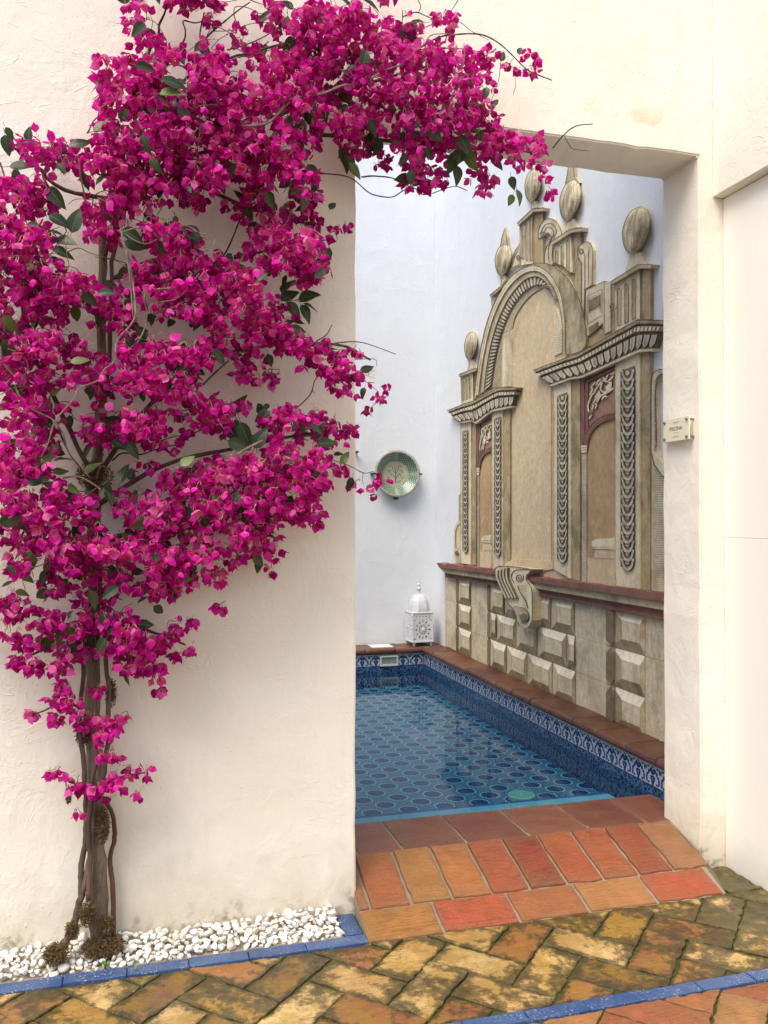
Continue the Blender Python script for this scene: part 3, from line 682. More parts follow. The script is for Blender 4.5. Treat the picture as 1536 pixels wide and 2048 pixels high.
# pilasters with scalloped panels
def pilaster(front, side, orn, nsc=22):
    (x0, x1, ya, yb, za, zb) = front            # left x, right x, top-left, top-right, bottom-left, bottom-right (crop 2)
    q = Plates(); q.plate(cc(C2, [(x0, ya), (x1, yb), (x1, zb), (x0, za)]), .010, 'light')
    q.line(cc(C2, [(x0, ya), (x0, za)]), 1.4, .0112, 'side'); q.line(cc(C2, [(x1, yb), (x1, zb)]), 1.6, .0112, 'block')
    o = q.build('pilaster')
    (s1, yc, zc) = side
    q = Plates(); q.plate(cc(C2, [(x1, yb), (s1, yc), (s1, zc), (x1, zb)]), .0065, 'side')
    q.line(cc(C2, [(s1 - 2, yc + 5), (s1 - 2, zc)]), 3.0, .0075, 'dark'); q.build('painted_side', o)
    (a, b, y0, y1, sl) = orn
    q = Plates(); q.plate(cc(C2, [(a, y0), (b, y0 - sl), (b, y1 - sl*.2), (a, y1)]), .0112, 'dark')
    q.line(cc(C2, [(a, y0), (b, y0 - sl), (b, y1 - sl*.2), (a, y1)]), 1.6, .0125, 'ink', True); q.build('ornament_panel', o)
    p = (y1 - y0)/nsc; w_ = b - a; c = (a+b)/2
    for k in range(nsc):
        t = y0 + k*p - sl*.5*(1 - k/nsc) + p*.06
        outer = [(a + 1.5, t), (a + .16*w_, t)] + [(c - .32*w_*math.cos(u), t + p*.18 + .98*p*math.sin(u)*.92) for u in [math.pi*i/8 for i in range(9)]] + [(b - .16*w_, t), (b - 1.5, t)]
        inner = [(b - 1.5, t + p*.40), (b - .10*w_, t + p*.40)] + [(c + .44*w_*math.cos(u), t + p*.42 + 1.02*p*math.sin(u)) for u in [math.pi*i/8 for i in range(9)]] + [(a + .10*w_, t + p*.40), (a + 1.5, t + p*.40)]
        z = Plates(); N_ = 13
        top = outer; bot = inner[::-1]
        for i in range(len(top) - 1): z.plate([C2(*top[i]), C2(*top[i+1]), C2(*bot[i+1]), C2(*bot[i])], .0145, 'scallop', .0112, 'ink')
        z.plate(cc(C2, [(c + .15*w_*math.cos(u), t + p*.42 + .30*p*math.sin(u)) for u in [2*math.pi*i/8 for i in range(8)]]), .0132, 'block', .0112, 'ink')
        z.line([C2(*q_) for q_ in bot], 1.3, .0149); z.build('scallop', o)
    return o
pilaster((175, 232, 240, 232, 1043, 1050), (264, 225, 1055), (186, 214, 292, 968, 8))
pilaster((352, 412, 175, 155, 1080, 1075), (458, 150, 1030), (366, 402, 222, 985, 14))
pilaster((702, 800, 30, -8, 1075, 1132), (856, -20, 1142), (725, 780, 92, 1020, 22))
pilaster((1053, 1192, -95, -160, 1168, 1195), (1256, -165, 1198), (1085, 1162, -50, 1063, 30))
# niches
def niche(o_):
    q = Plates(); S_ = o_['s']                       # s: map from a unit niche (0..1 across, crop-2 y) to crop 2
    x0, x1, yt, yf, yb = o_['x0'], o_['x1'], o_['top'], o_['fy'], o_['bot']
    W_ = x1 - x0; ox0 = x0 + W_*.17; sp = o_['spring']; at = o_['arch']
    q.plate(cc(C2, [(x0, yt + o_['sl']), (x1, yt), (x1, yb), (x0, yb - 8)]), .0045, 'pink')
    arc = lambda rx, ry: [(x1 + .02*W_ - rx*math.sin(u), sp - ry*math.cos(u)) for u in [math.pi/2*(1 - i/12) for i in range(13)]]
    R_ = x1 - ox0; H_ = sp - at
    op = arc(R_, H_)
    q.plate(cc(C2, op + [(x1, yb), (ox0, yb - 6)]), .0055, 'niche')
    q.band(cc(C2, arc(R_*1.16, H_*1.22)), cc(C2, op), .0095, 'maroon', 0, 14)
    q.line(cc(C2, arc(R_*1.16, H_*1.22)), 1.2, .0105); q.line(cc(C2, arc(R_*1.08, H_*1.11)), 1.0, .0105, 'pink'); q.line(cc(C2, op), 1.6, .0105)
    # frame
    for (a, b, off) in ((0, .09, .009), (.12, .20, .0082)):
        q.plate(cc(C2, [(x0 + W_*a, yt + o_['sl'] + W_*a), (x1, yt + W_*a), (x1, yt + W_*b), (x0 + W_*b, yt + o_['sl']*(1-b) + W_*b), (x0 + W_*b, sp), (x0 + W_*a, sp)]), off, 'maroon', 0, 'ink')
    # jamb colonnette with lines
    q.plate(cc(C2, [(x0, sp + 40), (ox0 - 3, sp + 40), (ox0 - 3, yb - 6), (x0, yb - 8)]), .0075, 'block')
    q.plate(cc(C2, [(x0 - 3, sp), (ox0 + 2, sp - 4), (ox0 - 2, sp + 40), (x0, sp + 42)]), .0095, 'light', 0, 'ink'); q.line(cc(C2, [(x0 - 2, sp + 14), (ox0, sp + 11)]), 1.5, .0105); q.line(cc(C2, [(x0 - 2, sp + 28), (ox0, sp + 25)]), 1.5, .0105)
    y = sp + 52
    while y < yb - 16:
        q.line(cc(C2, [(x0 + 3, y), (ox0 - 5, y - 1)]), 1.0, .0088); y += o_['step']
    q.line(cc(C2, [(x0 + 1, sp + 40), (x0 + 1, yb - 8)]), 2.2, .0088, 'dark'); q.line(cc(C2, [(ox0 - 2, sp + 40), (ox0 - 2, yb - 6)]), 1.6, .0088)
    n_ = q.build('niche')
    # painted plinth standing in the niche
    b_ = o_['plinth']; q = Plates()
    q.plate(cc(C2, [(ox0 + 1, b_[2]), (x1, b_[2] + 4), (x1, yb), (ox0 + 1, yb - 6)]), .0065, 'tan'); q.line(cc(C2, [(ox0 + 1, b_[2]), (x1, b_[2] + 4)]), 1.5, .0075, 'light')
    q.plate(cc(C2, [(ox0 + W_*.22, b_[1]), (x1, b_[1]), (x1, b_[2] + 2), (ox0 + W_*.22, b_[2])]), .0075, 'tan', 0, 'side')
    q.plate(cc(C2, [(ox0 + W_*.14, b_[0] + 14), (ox0 + W_*.26, b_[0]), (x1, b_[0] - 8), (x1, b_[1] + 2), (ox0 + W_*.18, b_[1] - 2), (ox0 + W_*.14, b_[1] - 22)]), .0095, 'light', 0, 'side')
    q.line(cc(C2, [(ox0 + W_*.16, b_[1] - 12), (x1, b_[1] - 12)]), 1.6, .0105, 'side'); q.build('plinth', n_)
    # spandrel scrolls
    q = Plates(); s_ = W_/190
    base = lambda x, y: C2(x0 + x*s_, yt + o_['sl']*(1 - x/190) + y*o_['vs'])
    for pts in ([(45, 190), (38, 150), (55, 110), (80, 95)], [(60, 180), (75, 140), (100, 120)], [(70, 95), (95, 75), (120, 60), (150, 75), (180, 60)], [(120, 60), (108, 95), (130, 120), (160, 110)], [(85, 150), (110, 130), (150, 128), (180, 120)], [(150, 75), (165, 95), (150, 118)], [(45, 100), (62, 80), (55, 60)], [(42, 215), (55, 205), (60, 190), (50, 175)], [(120, 40), (135, 60), (150, 40)], [(95, 75), (90, 55), (110, 45)], [(160, 40), (175, 50), (185, 40)], [(60, 60), (80, 50), (85, 70)], [(62, 150), (85, 160), (78, 180)], [(115, 150), (130, 140), (145, 150)]):
        q.line([base(*v) for v in curve2(pts, 4)], 3.2*s_ + .8, .0085, 'light'); q.line([base(x + 5, y + 6) for x, y in curve2(pts, 4)], 1.2, .0078)
    q.plate([base(*v) for v in [(75, 120), (100, 95), (112, 130), (92, 158)]], .0088, 'light', 0, 'ink'); q.plate([base(*v) for v in [(135, 95), (172, 85), (168, 120), (142, 128)]], .0088, 'light', 0, 'ink')
    q.line([base(*v) for v in spiral((52, 185), 14, 2, 1.6)], 1.6, .0092); q.build('spandrel_scrollwork', n_)
niche(dict(s=0, x0=860, x1=1053, top=-98, sl=92, fy=0, bot=1172, spring=372, arch=222, step=13, plinth=(905, 962, 1012), vs=1.15))
niche(dict(s=0, x0=266, x1=352, top=205, sl=35, fy=0, bot=1072, spring=500, arch=405, step=10, plinth=(888, 925, 968), vs=.95))
# far right: curved frame and striped field, partly behind the doorway jamb
q = Plates(); q.plate(cc(C2, [(1256, 300), (1330, 560), (1400, 620), (1400, 1215), (1256, 1198)]), .005, 'block')
for k in range(56): q.line(cc(C2, [(1266, 470 + k*13), (1400, 466 + k*13.3)]), 1.1, .0062)
fo = curve2([(1258, 410), (1258, 100), (1264, -20), (1290, -55), (1330, -62), (1420, -62)]); fi = curve2([(1290, 380), (1284, 100), (1292, 10), (1310, -25), (1335, -35), (1420, -35)])
q.band(cc(C2, fo), cc(C2, fi), .010, 'light', 0, 22); q.band(cc(C2, [(1258, 410), (1275, 480), (1320, 545), (1380, 580)]), cc(C2, [(1290, 380), (1300, 440), (1330, 490), (1380, 530)]), .010, 'light', 0, 10)
q.line(cc(C2, fo), 1.6, .0112); q.line(cc(C2, fi), 2.4, .0112); q.line(cc(C2, [(1258, 410), (1275, 480), (1320, 545), (1380, 580)]), 2.4, .0112)
fm = lerp2(fo, fi, .62, 40)
for i in range(39): q.plate([C2(fm[i].x - 5, fm[i].y), C2(fm[i].x + 5, fm[i].y), C2(fm[i].x + 5, fm[i].y + 7), C2(fm[i].x - 5, fm[i].y + 7)], .0118, 'scallop', .010, 'ink')
q.build('curved_frame')
# left volute strip
q = Plates(); q.plate(cc(C2, [(135, 1010), (137, 850), (150, 815), (163, 800), (163, 655), (172, 650), (175, 1042), (150, 1045)]), .006, 'block'); q.line(cc(C2, spiral((153, 985), 17, 3, 1.7, 0, .7)), 1.8, .0072)
q.line(cc(C2, curve2([(147, 960), (146, 870), (158, 830), (172, 820)])), 1.6, .0072); q.line(cc(C2, [(165, 655), (165, 800)]), 1.4, .0072); q.build('side_volute')

# cornices
def cornice(T, B, nleaf, name='cornice'):
    q = Plates(); T_ = cc(C1, T); B_ = cc(C1, B); N_ = 44
    def lv(t): return lerp2(T_, B_, t, N_)
    for (a, b, off, k) in ((0, .13, .024, 'olive'), (.13, .20, .019, 'ink'), (.20, .36, .020, 'mid'), (.36, .42, .017, 'ink'), (.42, .90, .0155, 'dark'), (.90, 1.0, .018, 'light')):
        A, Bv = lv(a), lv(b)
        for i in range(N_-1): q.plate([A[i], A[i+1], Bv[i+1], Bv[i]], off, k)
    q.line(lv(.02), 1.5, .0255, 'ink'); q.line(lv(.9), 1.2, .0195, 'ink'); q.line(lv(1.0), 1.5, .0195, 'ink'); q.line(lv(.07), 1.0, .0250, 'light')
    o = q.build(name)
    a, b, c, d = resamp(lv(.47), nleaf*4+1), resamp(lv(.88), nleaf*4+1), resamp(lv(.22), nleaf*6+1), resamp(lv(.34), nleaf*6+1)
    for i in range(nleaf):
        p0, p1, p2 = a[4*i], a[4*i+2], a[4*i+4]; r0, r1, r2 = b[4*i], b[4*i+2], b[4*i+4]
        z = Plates(); z.plate([p0.lerp(p2, .12), p1, p0.lerp(p2, .88), r0.lerp(r2, .92).lerp(p2, .3), r1.lerp(r2, .2), r0.lerp(r2, .25).lerp(p0, .3)], .0195, 'scallop', .0155, 'ink')
        z.line([p1, p1.lerp(r1, .8)], .9, .0202); z.build('leaf_moulding', o)
    z = Plates()
    for i in range(nleaf*6):
        if i % 3 != 2: z.plate([c[i], c[i+1], d[i+1], d[i]], .0215, 'light', .02, 'ink')
    z.build('dentils', o); return o
cornice([(95, 1482), (205, 1438), (248, 1425), (390, 1350), (492, 1350)], [(168, 1557), (235, 1545), (262, 1558), (350, 1490), (462, 1466)], 13)
cornice([(583, 1252), (800, 1170), (835, 1160), (1180, 962), (1330, 967)], [(692, 1345), (805, 1304), (860, 1298), (1190, 1150), (1262, 1146)], 17)

# pedestals, urns and volutes of the crest
def pedestal(cap, front, side, flutes):
    q = Plates(); q.plate(cc(C1, side), .007, 'side'); q.plate(cc(C1, front), .010, 'light')
    q.line(cc(C1, front), 1.5, .0112, 'side', True); q.line(cc(C1, [side[1], side[2]]), 2.2, .0082, 'dark'); q.line(cc(C1, [side[0], side[3]]), 1.4, .0112, 'side')
    o = q.build('pedestal'); q = Plates(); q.plate(cc(C1, cap), .018, 'mid'); q.line(cc(C1, cap), 1.5, .019, 'ink', True); q.build('pedestal_cap', o)
    for (x, w_, y0, y1) in flutes:
        pts = [(x - w_/2, y1), (x - w_/2, y0 + w_*.5), (x - w_*.25, y0 + w_*.12), (x, y0), (x + w_*.25, y0 + w_*.1), (x + w_/2, y0 + w_*.4), (x + w_/2, y1 - w_*.3)]
        q = Plates(); q.plate(cc(C1, pts), .0116, 'side', .010, 'ink'); q.line(cc(C1, [pts[0], pts[1], pts[2], pts[3]]), 1.7, .0122); q.line(cc(C1, [pts[4], pts[5], pts[6]]), .9, .0122, 'light'); q.build('flute', o)
pedestal([(163, 1277), (245, 1245), (264, 1240), (264, 1256), (246, 1262), (168, 1292)], [(175, 1292), (246, 1262), (246, 1425), (180, 1445)], [(246, 1262), (264, 1256), (264, 1405), (246, 1425)], [(190, 9, 1312, 1425), (208, 9, 1303, 1420), (226, 9, 1296, 1412)])
pedestal([(340, 826), (392, 782), (402, 776), (400, 792), (348, 838)], [(348, 838), (396, 796), (372, 862), (352, 900)], [(396, 796), (402, 790), (392, 810), (372, 862)], [])
pedestal([(495, 416), (580, 336), (648, 328), (646, 346), (588, 352), (502, 432)], [(510, 428), (584, 356), (586, 645), (514, 655)], [(584, 356), (642, 346), (646, 650), (586, 645)], [(528, 12, 445, 620), (550, 12, 420, 630), (573, 12, 395, 630)])
pedestal([(685, 522), (792, 452), (863, 440), (861, 462), (800, 472), (692, 542)], [(698, 545), (802, 474), (818, 700), (795, 695), (760, 660), (706, 640)], [(802, 474), (860, 462), (858, 840), (818, 760)], [(720, 14, 570, 645), (752, 14, 545, 655), (783, 14, 515, 690)])
pedestal([(1028, 748), (1180, 652), (1263, 650), (1259, 674), (1192, 674), (1036, 766)], [(1046, 762), (1194, 678), (1196, 962), (1052, 1030)], [(1194, 678), (1256, 674), (1256, 962), (1196, 962)], [(1074, 20, 785, 1000), (1117, 20, 758, 985), (1158, 20, 733, 965)])
def urn(c, rx, ry, lean, stem, flame=None):
    """gourd finial: low dome with lobes, slanted as the painter's elevation is seen along the wall"""
    V = []; Fc = []; N_, K_ = 40, 9
    def edge(a):
        s_, c_ = math.sin(a), math.cos(a); k_ = 1 - .10*max(0, -s_)*0 ; w_ = 1 - .16*s_ if s_ > 0 else 1
        x = rx*c_*w_; y = ry*s_; return (c[0] + x - lean*y, c[1] + y)
    cen = C1(*c)
    for k in range(K_):
        f = 1 - k/(K_-1)
        for i in range(N_):
            a = 2*math.pi*i/N_; e = edge(a); px = (c[0] + (e[0]-c[0])*f, c[1] + (e[1]-c[1])*f)
            nx = (f*math.cos(a)); lob = .5 + .5*math.cos(math.asin(max(-1, min(1, nx)))*7)
            off = .006 + .022*math.sqrt(max(0, 1 - f*f))*(.75 + .25*lob); V.append(MP(C1(*px), off))
    base = len(V)
    for i in range(N_): V.append(MP(C1(*edge(2*math.pi*i/N_)), 0))
    for k in range(K_-1):
        for i in range(N_): Fc.append((k*N_+i, k*N_+(i+1) % N_, (k+1)*N_+(i+1) % N_, (k+1)*N_+i))
    for i in range(N_): Fc.append((base+i, base+(i+1) % N_, (i+1) % N_, i))
    o = madopt(mesh('urn_finial', V, Fc, P['urn'], None, None, True))
    q = Plates(); q.plate(cc(C1, stem), .009, 'light'); q.line(cc(C1, stem), 1.3, .0102, 'side', True); q.build('urn_foot', o)
    q = Plates()
    if flame: q.plate(cc(C1, flame), .010, 'mid'); q.line(cc(C1, flame), 1.4, .011, 'ink', True)
    for t in (-.98, -.62, -.24, .18, .60, .96):
        ln = []
        for i in range(13):
            v = -1 + 2*i/12; h_ = math.sqrt(max(0, 1 - v*v)); wv = (1 - .16*v if v > 0 else 1)
            ln.append((c[0] + rx*t*h_*wv - lean*ry*v, c[1] + ry*v))
        f = lambda p: Vector((MP(C1(*p), 0)))
        q.line(cc(C1, ln), 1.5 if abs(t) > .9 else 1.1, .030 - .022*t*t*(1 if abs(t) < .9 else .9), 'ink' if t < -.9 else 'side')
    q.build('urn_grooves', o)
urn((232, 1113), 37, 82, .10, [(222, 1190), (243, 1190), (250, 1225), (264, 1240), (210, 1258), (222, 1225)])
urn((417, 625), 49, 92, .10, [(405, 712), (428, 712), (432, 735), (400, 775), (404, 740)], [(398, 560), (408, 500), (426, 440), (436, 500), (440, 560), (420, 580)])
urn((586, 200), 48, 98, .12, [(578, 290), (600, 288), (612, 326), (572, 334)])
urn((797, 285), 61, 120, .16, [(784, 395), (815, 390), (832, 440), (768, 462)], [(770, 190), (782, 130), (786, 90), (816, 90), (820, 150), (845, 185), (810, 215)])
urn((1173, 456), 80, 138, .18, [(1148, 584), (1200, 580), (1225, 650), (1108, 700)])
def scrollwork(outline, spirals, lines, holes=(), k='block'):
    q = Plates(); q.plate(cc(C1, outline), .009, k); q.line(cc(C1, outline), 1.6, .0102, 'ink', True)
    for s_ in spirals: q.line(cc(C1, s_), 2.2, .0106)
    for l_ in lines: q.line(cc(C1, curve2(l_, 5) if len(l_) > 4 else l_), 1.7, .0104)
    for h_ in holes: q.plate(cc(C1, h_), .0104, 'dark', .009, 'ink')
    return q.build('volute')
scrollwork([(452, 690), (466, 620), (485, 570), (512, 530), (512, 650), (480, 662)], [spiral((503, 610), 16, 2, 1.4)], [[(464, 670), (478, 610), (505, 555)]])
scrollwork(curve2([(615, 505), (618, 450), (645, 402), (690, 390), (728, 420), (748, 478), (722, 505), (700, 535), (694, 600), (700, 650), (655, 652), (652, 590), (664, 545), (690, 500), (672, 470)], 3), [spiral((645, 490), 26, 3, 1.7, 3.5)], [[(628, 470), (655, 425), (695, 420), (718, 460), (700, 505)], [(640, 478), (665, 440), (692, 445), (702, 475), (684, 520), (672, 570), (676, 640)]])
scrollwork(curve2([(838, 600), (842, 555), (878, 524), (912, 530), (926, 572)], 4) + [(922, 765), (884, 790), (874, 1020), (862, 985), (862, 640)], [spiral((856, 578), 20, 3, 1.5, 2)], [[(868, 560), (880, 600), (880, 780), (872, 1000)], [(905, 545), (900, 600), (900, 770)]])
fret = scrollwork([(884, 798), (992, 745), (1030, 752), (1030, 1030), (986, 1048), (982, 985), (896, 1062), (880, 1010)], [spiral((1040, 890), 22, 3, 1.6)], [[(893, 832), (978, 790)], [(978, 790), (978, 940)], [(978, 940), (893, 990)], [(893, 832), (893, 990)], [(903, 846), (968, 815), (968, 925)], [(903, 846), (903, 925)], [(903, 925), (968, 895)], [(990, 750), (990, 1040)], [(1028, 755), (1028, 1030)]], [[(900, 856), (962, 824), (964, 882), (904, 918)], [(902, 1010), (955, 975), (957, 1015), (905, 1055)]])

# oxblood sill, bracket and diamond-point blocks below
q = Plates()
for (T, B, off, k) in (([(36, 1042), (372, 1078)], [(52, 1066), (372, 1106)], .034, 'maroon'), ([(52, 1066), (372, 1106)], [(84, 1098), (382, 1142)], .026, 'mid'), ([(84, 1098), (385, 1142)], [(88, 1120), (400, 1176)], .018, 'maroon'),
                       ([(538, 1112), (1340, 1216)], [(548, 1142), (1340, 1262)], .034, 'maroon'), ([(548, 1142), (1340, 1262)], [(576, 1182), (1340, 1312)], .026, 'mid'), ([(576, 1182), (1340, 1312)], [(582, 1216), (1340, 1368)], .018, 'maroon')):
    T2, B2 = resamp(cc(C2, T), 22), resamp(cc(C2, B), 22)
    T2 = [Vector((v.x, v.y + (random.gauss(0, .9) if k == 'maroon' and off > .03 else 0))) for v in T2]
    for i in range(21): q.plate([T2[i], T2[i+1], B2[i+1], B2[i]], off, k)
    q.line(B2, 1.6, off + .0012, 'ink')
for T in ([(86, 1108), (392, 1158)], [(579, 1198), (1340, 1340)]): q.line(cc(C2, T), 1.6, .0192, 'ink')
q.build('sill')
# bracket (console)
bo = curve2([(372, 150), (370, 108), (398, 92), (480, 96), (580, 110)], 4) + curve2([(548, 145), (548, 170), (572, 205), (580, 240)], 4) + curve2([(580, 400), (560, 438), (535, 445), (508, 428), (490, 385), (500, 350), (470, 330), (430, 285), (400, 205), (372, 150)], 4)[:-1]
q = Plates(); q.plate(cc(C3, bo), .040, 'light', 0, 'mid'); q.line(cc(C3, bo), 1.8, .0412, 'ink', True)
q.line(cc(C3, spiral((508, 158), 26, 3, 1.9, 5.5)), 2.2, .0415); q.line(cc(C3, curve2([(480, 190), (462, 150), (480, 118), (525, 112), (575, 114)], 4)), 2.0, .0415)
for k in range(10): q.line(cc(C3, [(508 + k*2.2, 205 + k*12), (548, 200 + k*12)]), 1.0, .0415)
q.line(cc(C3, curve2([(498, 200), (512, 240), (545, 290), (556, 330)], 4)), 2.2, .0415)
bracket = q.build('console_bracket')
for i, xx in enumerate((384, 402, 420, 438)):   # ribbed front of the bracket
    z = Plates(); a = curve2([(xx - 8, 118 - i*5), (xx - 9, 150), (xx + 6, 195), (xx + 30, 245), (xx + 44, 275)], 4); b = [(x + 11, y - 2) for x, y in a]
    z.band(cc(C3, a), cc(C3, b), .047, 'block', .040, 14, 'ink'); z.line(cc(C3, b), 1.8, .048); z.build('bracket_rib', bracket)
z = Plates(); z.plate(cc(C3, curve2([(470, 318), (520, 328), (548, 350), (556, 385), (540, 410), (512, 405), (494, 380)], 3)), .046, 'mid', .040, 'ink'); z.plate(cc(C3, curve2([(505, 372), (530, 362), (548, 372), (542, 398), (522, 408)], 3)), .048, 'dark', .045, 'ink'); z.build('bracket_leaf', bracket)
# wall blocks
def rowy(r, x):
    Ls = [((85, 140), (1325, 388)), ((85, 281), (1325, 632)), ((85, 408), (1325, 880)), ((85, 543), (1325, 1140))]
    (xa, ya), (xb_, yb_) = Ls[r]; return ya + (yb_-ya)*(x - xa)/(xb_ - xa)
def block(r, x0, x1, kind):
    g_ = .9; a = [(x0 + g_, rowy(r, x0) + g_), (x1 - g_, rowy(r, x1) + g_), (x1 - g_, rowy(r+1, x1) - g_), (x0 + g_, rowy(r+1, x0) - g_)]
    q = Plates()
    if kind == 'p':
        q.plate(cc(C3, a), random.uniform(.0045, .006), 'block'); return q.build('block')
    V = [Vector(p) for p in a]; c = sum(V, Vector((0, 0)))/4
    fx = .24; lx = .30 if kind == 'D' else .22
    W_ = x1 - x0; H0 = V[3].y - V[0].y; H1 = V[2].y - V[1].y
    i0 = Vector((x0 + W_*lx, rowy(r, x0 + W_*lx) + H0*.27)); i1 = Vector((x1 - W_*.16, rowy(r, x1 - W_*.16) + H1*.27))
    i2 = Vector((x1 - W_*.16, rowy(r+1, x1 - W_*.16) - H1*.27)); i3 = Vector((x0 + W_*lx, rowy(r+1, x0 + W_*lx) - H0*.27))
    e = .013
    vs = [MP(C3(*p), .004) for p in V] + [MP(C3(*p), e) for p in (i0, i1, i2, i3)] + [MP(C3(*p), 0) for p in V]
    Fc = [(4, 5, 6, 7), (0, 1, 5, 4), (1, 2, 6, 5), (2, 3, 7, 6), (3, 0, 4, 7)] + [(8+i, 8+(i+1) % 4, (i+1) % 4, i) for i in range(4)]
    ks = ['block', 'block_top', 'block_left', 'block_low', 'block' if kind == 'd' else 'block_left'] + ['ink']*4  # facet colours paint a lit top and shaded sides onto the raised block
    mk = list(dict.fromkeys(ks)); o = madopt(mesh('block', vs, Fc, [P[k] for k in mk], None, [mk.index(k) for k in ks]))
    z = Plates()
    for A_, B_ in ((V[0], i0), (V[1], i1), (V[2], i2), (V[3], i3)):
        a_, b_ = MP(C3(*A_), .0055), MP(C3(*B_), e + .0012)
        z.line([C3(*A_), C3(*(A_.lerp(B_, .5))), C3(*B_)], .8, .0135, 'block_low')
    z.line([C3(*p) for p in (i0, i1, i2, i3)], .9, e + .001, 'side', True); z.build('block_lines', o)
    return o
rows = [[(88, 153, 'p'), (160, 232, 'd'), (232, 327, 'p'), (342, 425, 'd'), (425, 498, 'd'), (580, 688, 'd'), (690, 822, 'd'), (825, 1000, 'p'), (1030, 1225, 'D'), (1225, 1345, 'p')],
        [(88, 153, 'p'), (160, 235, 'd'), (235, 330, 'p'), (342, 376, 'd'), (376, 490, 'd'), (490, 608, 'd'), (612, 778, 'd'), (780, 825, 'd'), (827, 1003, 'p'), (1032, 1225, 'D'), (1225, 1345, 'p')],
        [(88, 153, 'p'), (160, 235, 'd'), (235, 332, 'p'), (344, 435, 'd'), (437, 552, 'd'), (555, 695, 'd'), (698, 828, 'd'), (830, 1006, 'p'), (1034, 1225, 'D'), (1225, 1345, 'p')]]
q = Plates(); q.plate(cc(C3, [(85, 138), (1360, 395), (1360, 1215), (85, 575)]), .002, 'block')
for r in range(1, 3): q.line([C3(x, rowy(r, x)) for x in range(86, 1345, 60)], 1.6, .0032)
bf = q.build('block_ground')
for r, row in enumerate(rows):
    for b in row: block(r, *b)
    for (xa, xb_) in ((146, 163), (324, 343), (1000, 1064)):     # painted dark chamfers left of the blocks
        q = Plates(); c_ = (xa + xb_)/2; y0, y1 = rowy(r, c_), rowy(r+1, c_); hh = y1 - y0
        tip = .13 if xb_ > 1000 else .06
        q.plate([C3(c_ - (2 if xb_ > 1000 else 1), y0 + 2), C3(c_ + (xb_-xa)*(.30 if xb_ < 1000 else .12), y0 + hh*tip), C3(c_ + (xb_-xa)*(.3 if xb_ < 1000 else .12), y1 - hh*tip), C3(c_ - 2, y1 - 2), C3(xa + 1, y1 - hh*tip*1.4), C3(xa + 1, y0 + hh*tip*1.4)], .0145 if xb_ > 1000 else .008, 'dark')
        q.build('block_chamfer')

# ------------------------------------------------------------------ sign on the doorway jamb
sg = empty('door_sign', (DX1 - .02, 3.2, 1.9)); tag(sg, 'small cream PISCINA sign on four steel studs on the right doorway jamb', 'sign')
SGX = DX1 - .030
c = [on_x(u, v, SGX) for u, v in ((1324.5, 844), (1377, 829.5), (1381, 876), (1331, 887))]
sy0 = (c[0].y + c[3].y)/2; sy1 = (c[1].y + c[2].y)/2; sz1 = (c[0].z + c[1].z)/2; sz0 = (c[2].z + c[3].z)/2
def adopt(o, p): o.parent = p; o.matrix_parent_inverse = Matrix.Translation(p.location).inverted(); return o
M['sign'] = simple('cream_acrylic', (.74, .68, .50), .18, .02, 8, .0); M['letter'] = simple('sign_ink', (.11, .095, .07), .6); M['letter2'] = simple('sign_ink_pale', (.36, .33, .26), .6)
adopt(box('sign_plate', (SGX - .003, sy1, sz0), (SGX + .003, sy0, sz1), M['sign'], None, .001), sg)
cy, cz, sw_, sh_ = (sy0+sy1)/2, (sz0+sz1)/2, sy0 - sy1, sz1 - sz0
def text(body, size, z, m):
    fc = bpy.data.curves.new('lettering', 'FONT'); fc.body = body; fc.size = size; fc.align_x = 'CENTER'; fc.align_y = 'CENTER'; fc.extrude = .0003; fc.space_character = 1.08
    to = bpy.data.objects.new('lettering', fc); COL.objects.link(to)
    dg = bpy.context.evaluated_depsgraph_get(); me = bpy.data.meshes.new_from_object(to.evaluated_get(dg)); bpy.data.objects.remove(to)
    me.materials.clear(); me.materials.append(m); me.name = 'lettering'
    o = bpy.data.objects.new('lettering', me); link(o)
    me.transform(Matrix(((0, 0, -1, 0), (-1, 0, 0, 0), (0, 1, 0, 0), (0, 0, 0, 1)))); me.transform(Matrix.Translation((SGX - .0036, cy, z))); adopt(o, sg); return o
text('PISCINA', sh_*.24, cz + .004, M['letter'])
def flourish(zc, flip):
    V = []; Fc = []
    for s in (-1, 1):
        pts = [(s*.003, 0), (s*.010, .0035*flip), (s*.017, .0), (s*.024, .0015*flip)]
        for (a, b) in zip(pts[:-1], pts[1:]):
            i = len(V); V += [(SGX - .0036, cy - a[0], zc + a[1] - .0008), (SGX - .0036, cy - b[0], zc + b[1] - .0008), (SGX - .0036, cy - b[0], zc + b[1] + .0010), (SGX - .0036, cy - a[0], zc + a[1] + .0012)]; Fc.append((i, i+1, i+2, i+3))
    i = len(V); V += [(SGX - .0036, cy, zc - .004*flip), (SGX - .0036, cy + .003, zc), (SGX - .0036, cy, zc + .002*flip), (SGX - .0036, cy - .003, zc)]; Fc.append((i, i+1, i+2, i+3))
    adopt(mesh('flourish', V, Fc, M['letter']), sg)
flourish(cz + sh_*.30, 1); flourish(cz - sh_*.30, -1)
adopt(box('fine_print', (SGX - .0034, cy - .020, cz - .0145), (SGX - .0031, cy + .020, cz - .0125), M['letter2']), sg)
for yy in (sy0 - .013, sy1 + .013):
    for zz in (sz0 + .013, sz1 - .013):
        bm = bmesh.new(); lathe_bm(bm, [(.0055, SGX - .010), (.0065, SGX - .009), (.0065, SGX - .0031)], 14, (0, yy, zz), 'X'); lathe_bm(bm, [(.005, SGX + .003), (.005, DX1 + .002)], 12, (0, yy, zz), 'X')
        adopt(from_bm('stud', bm, M['steel']), sg)

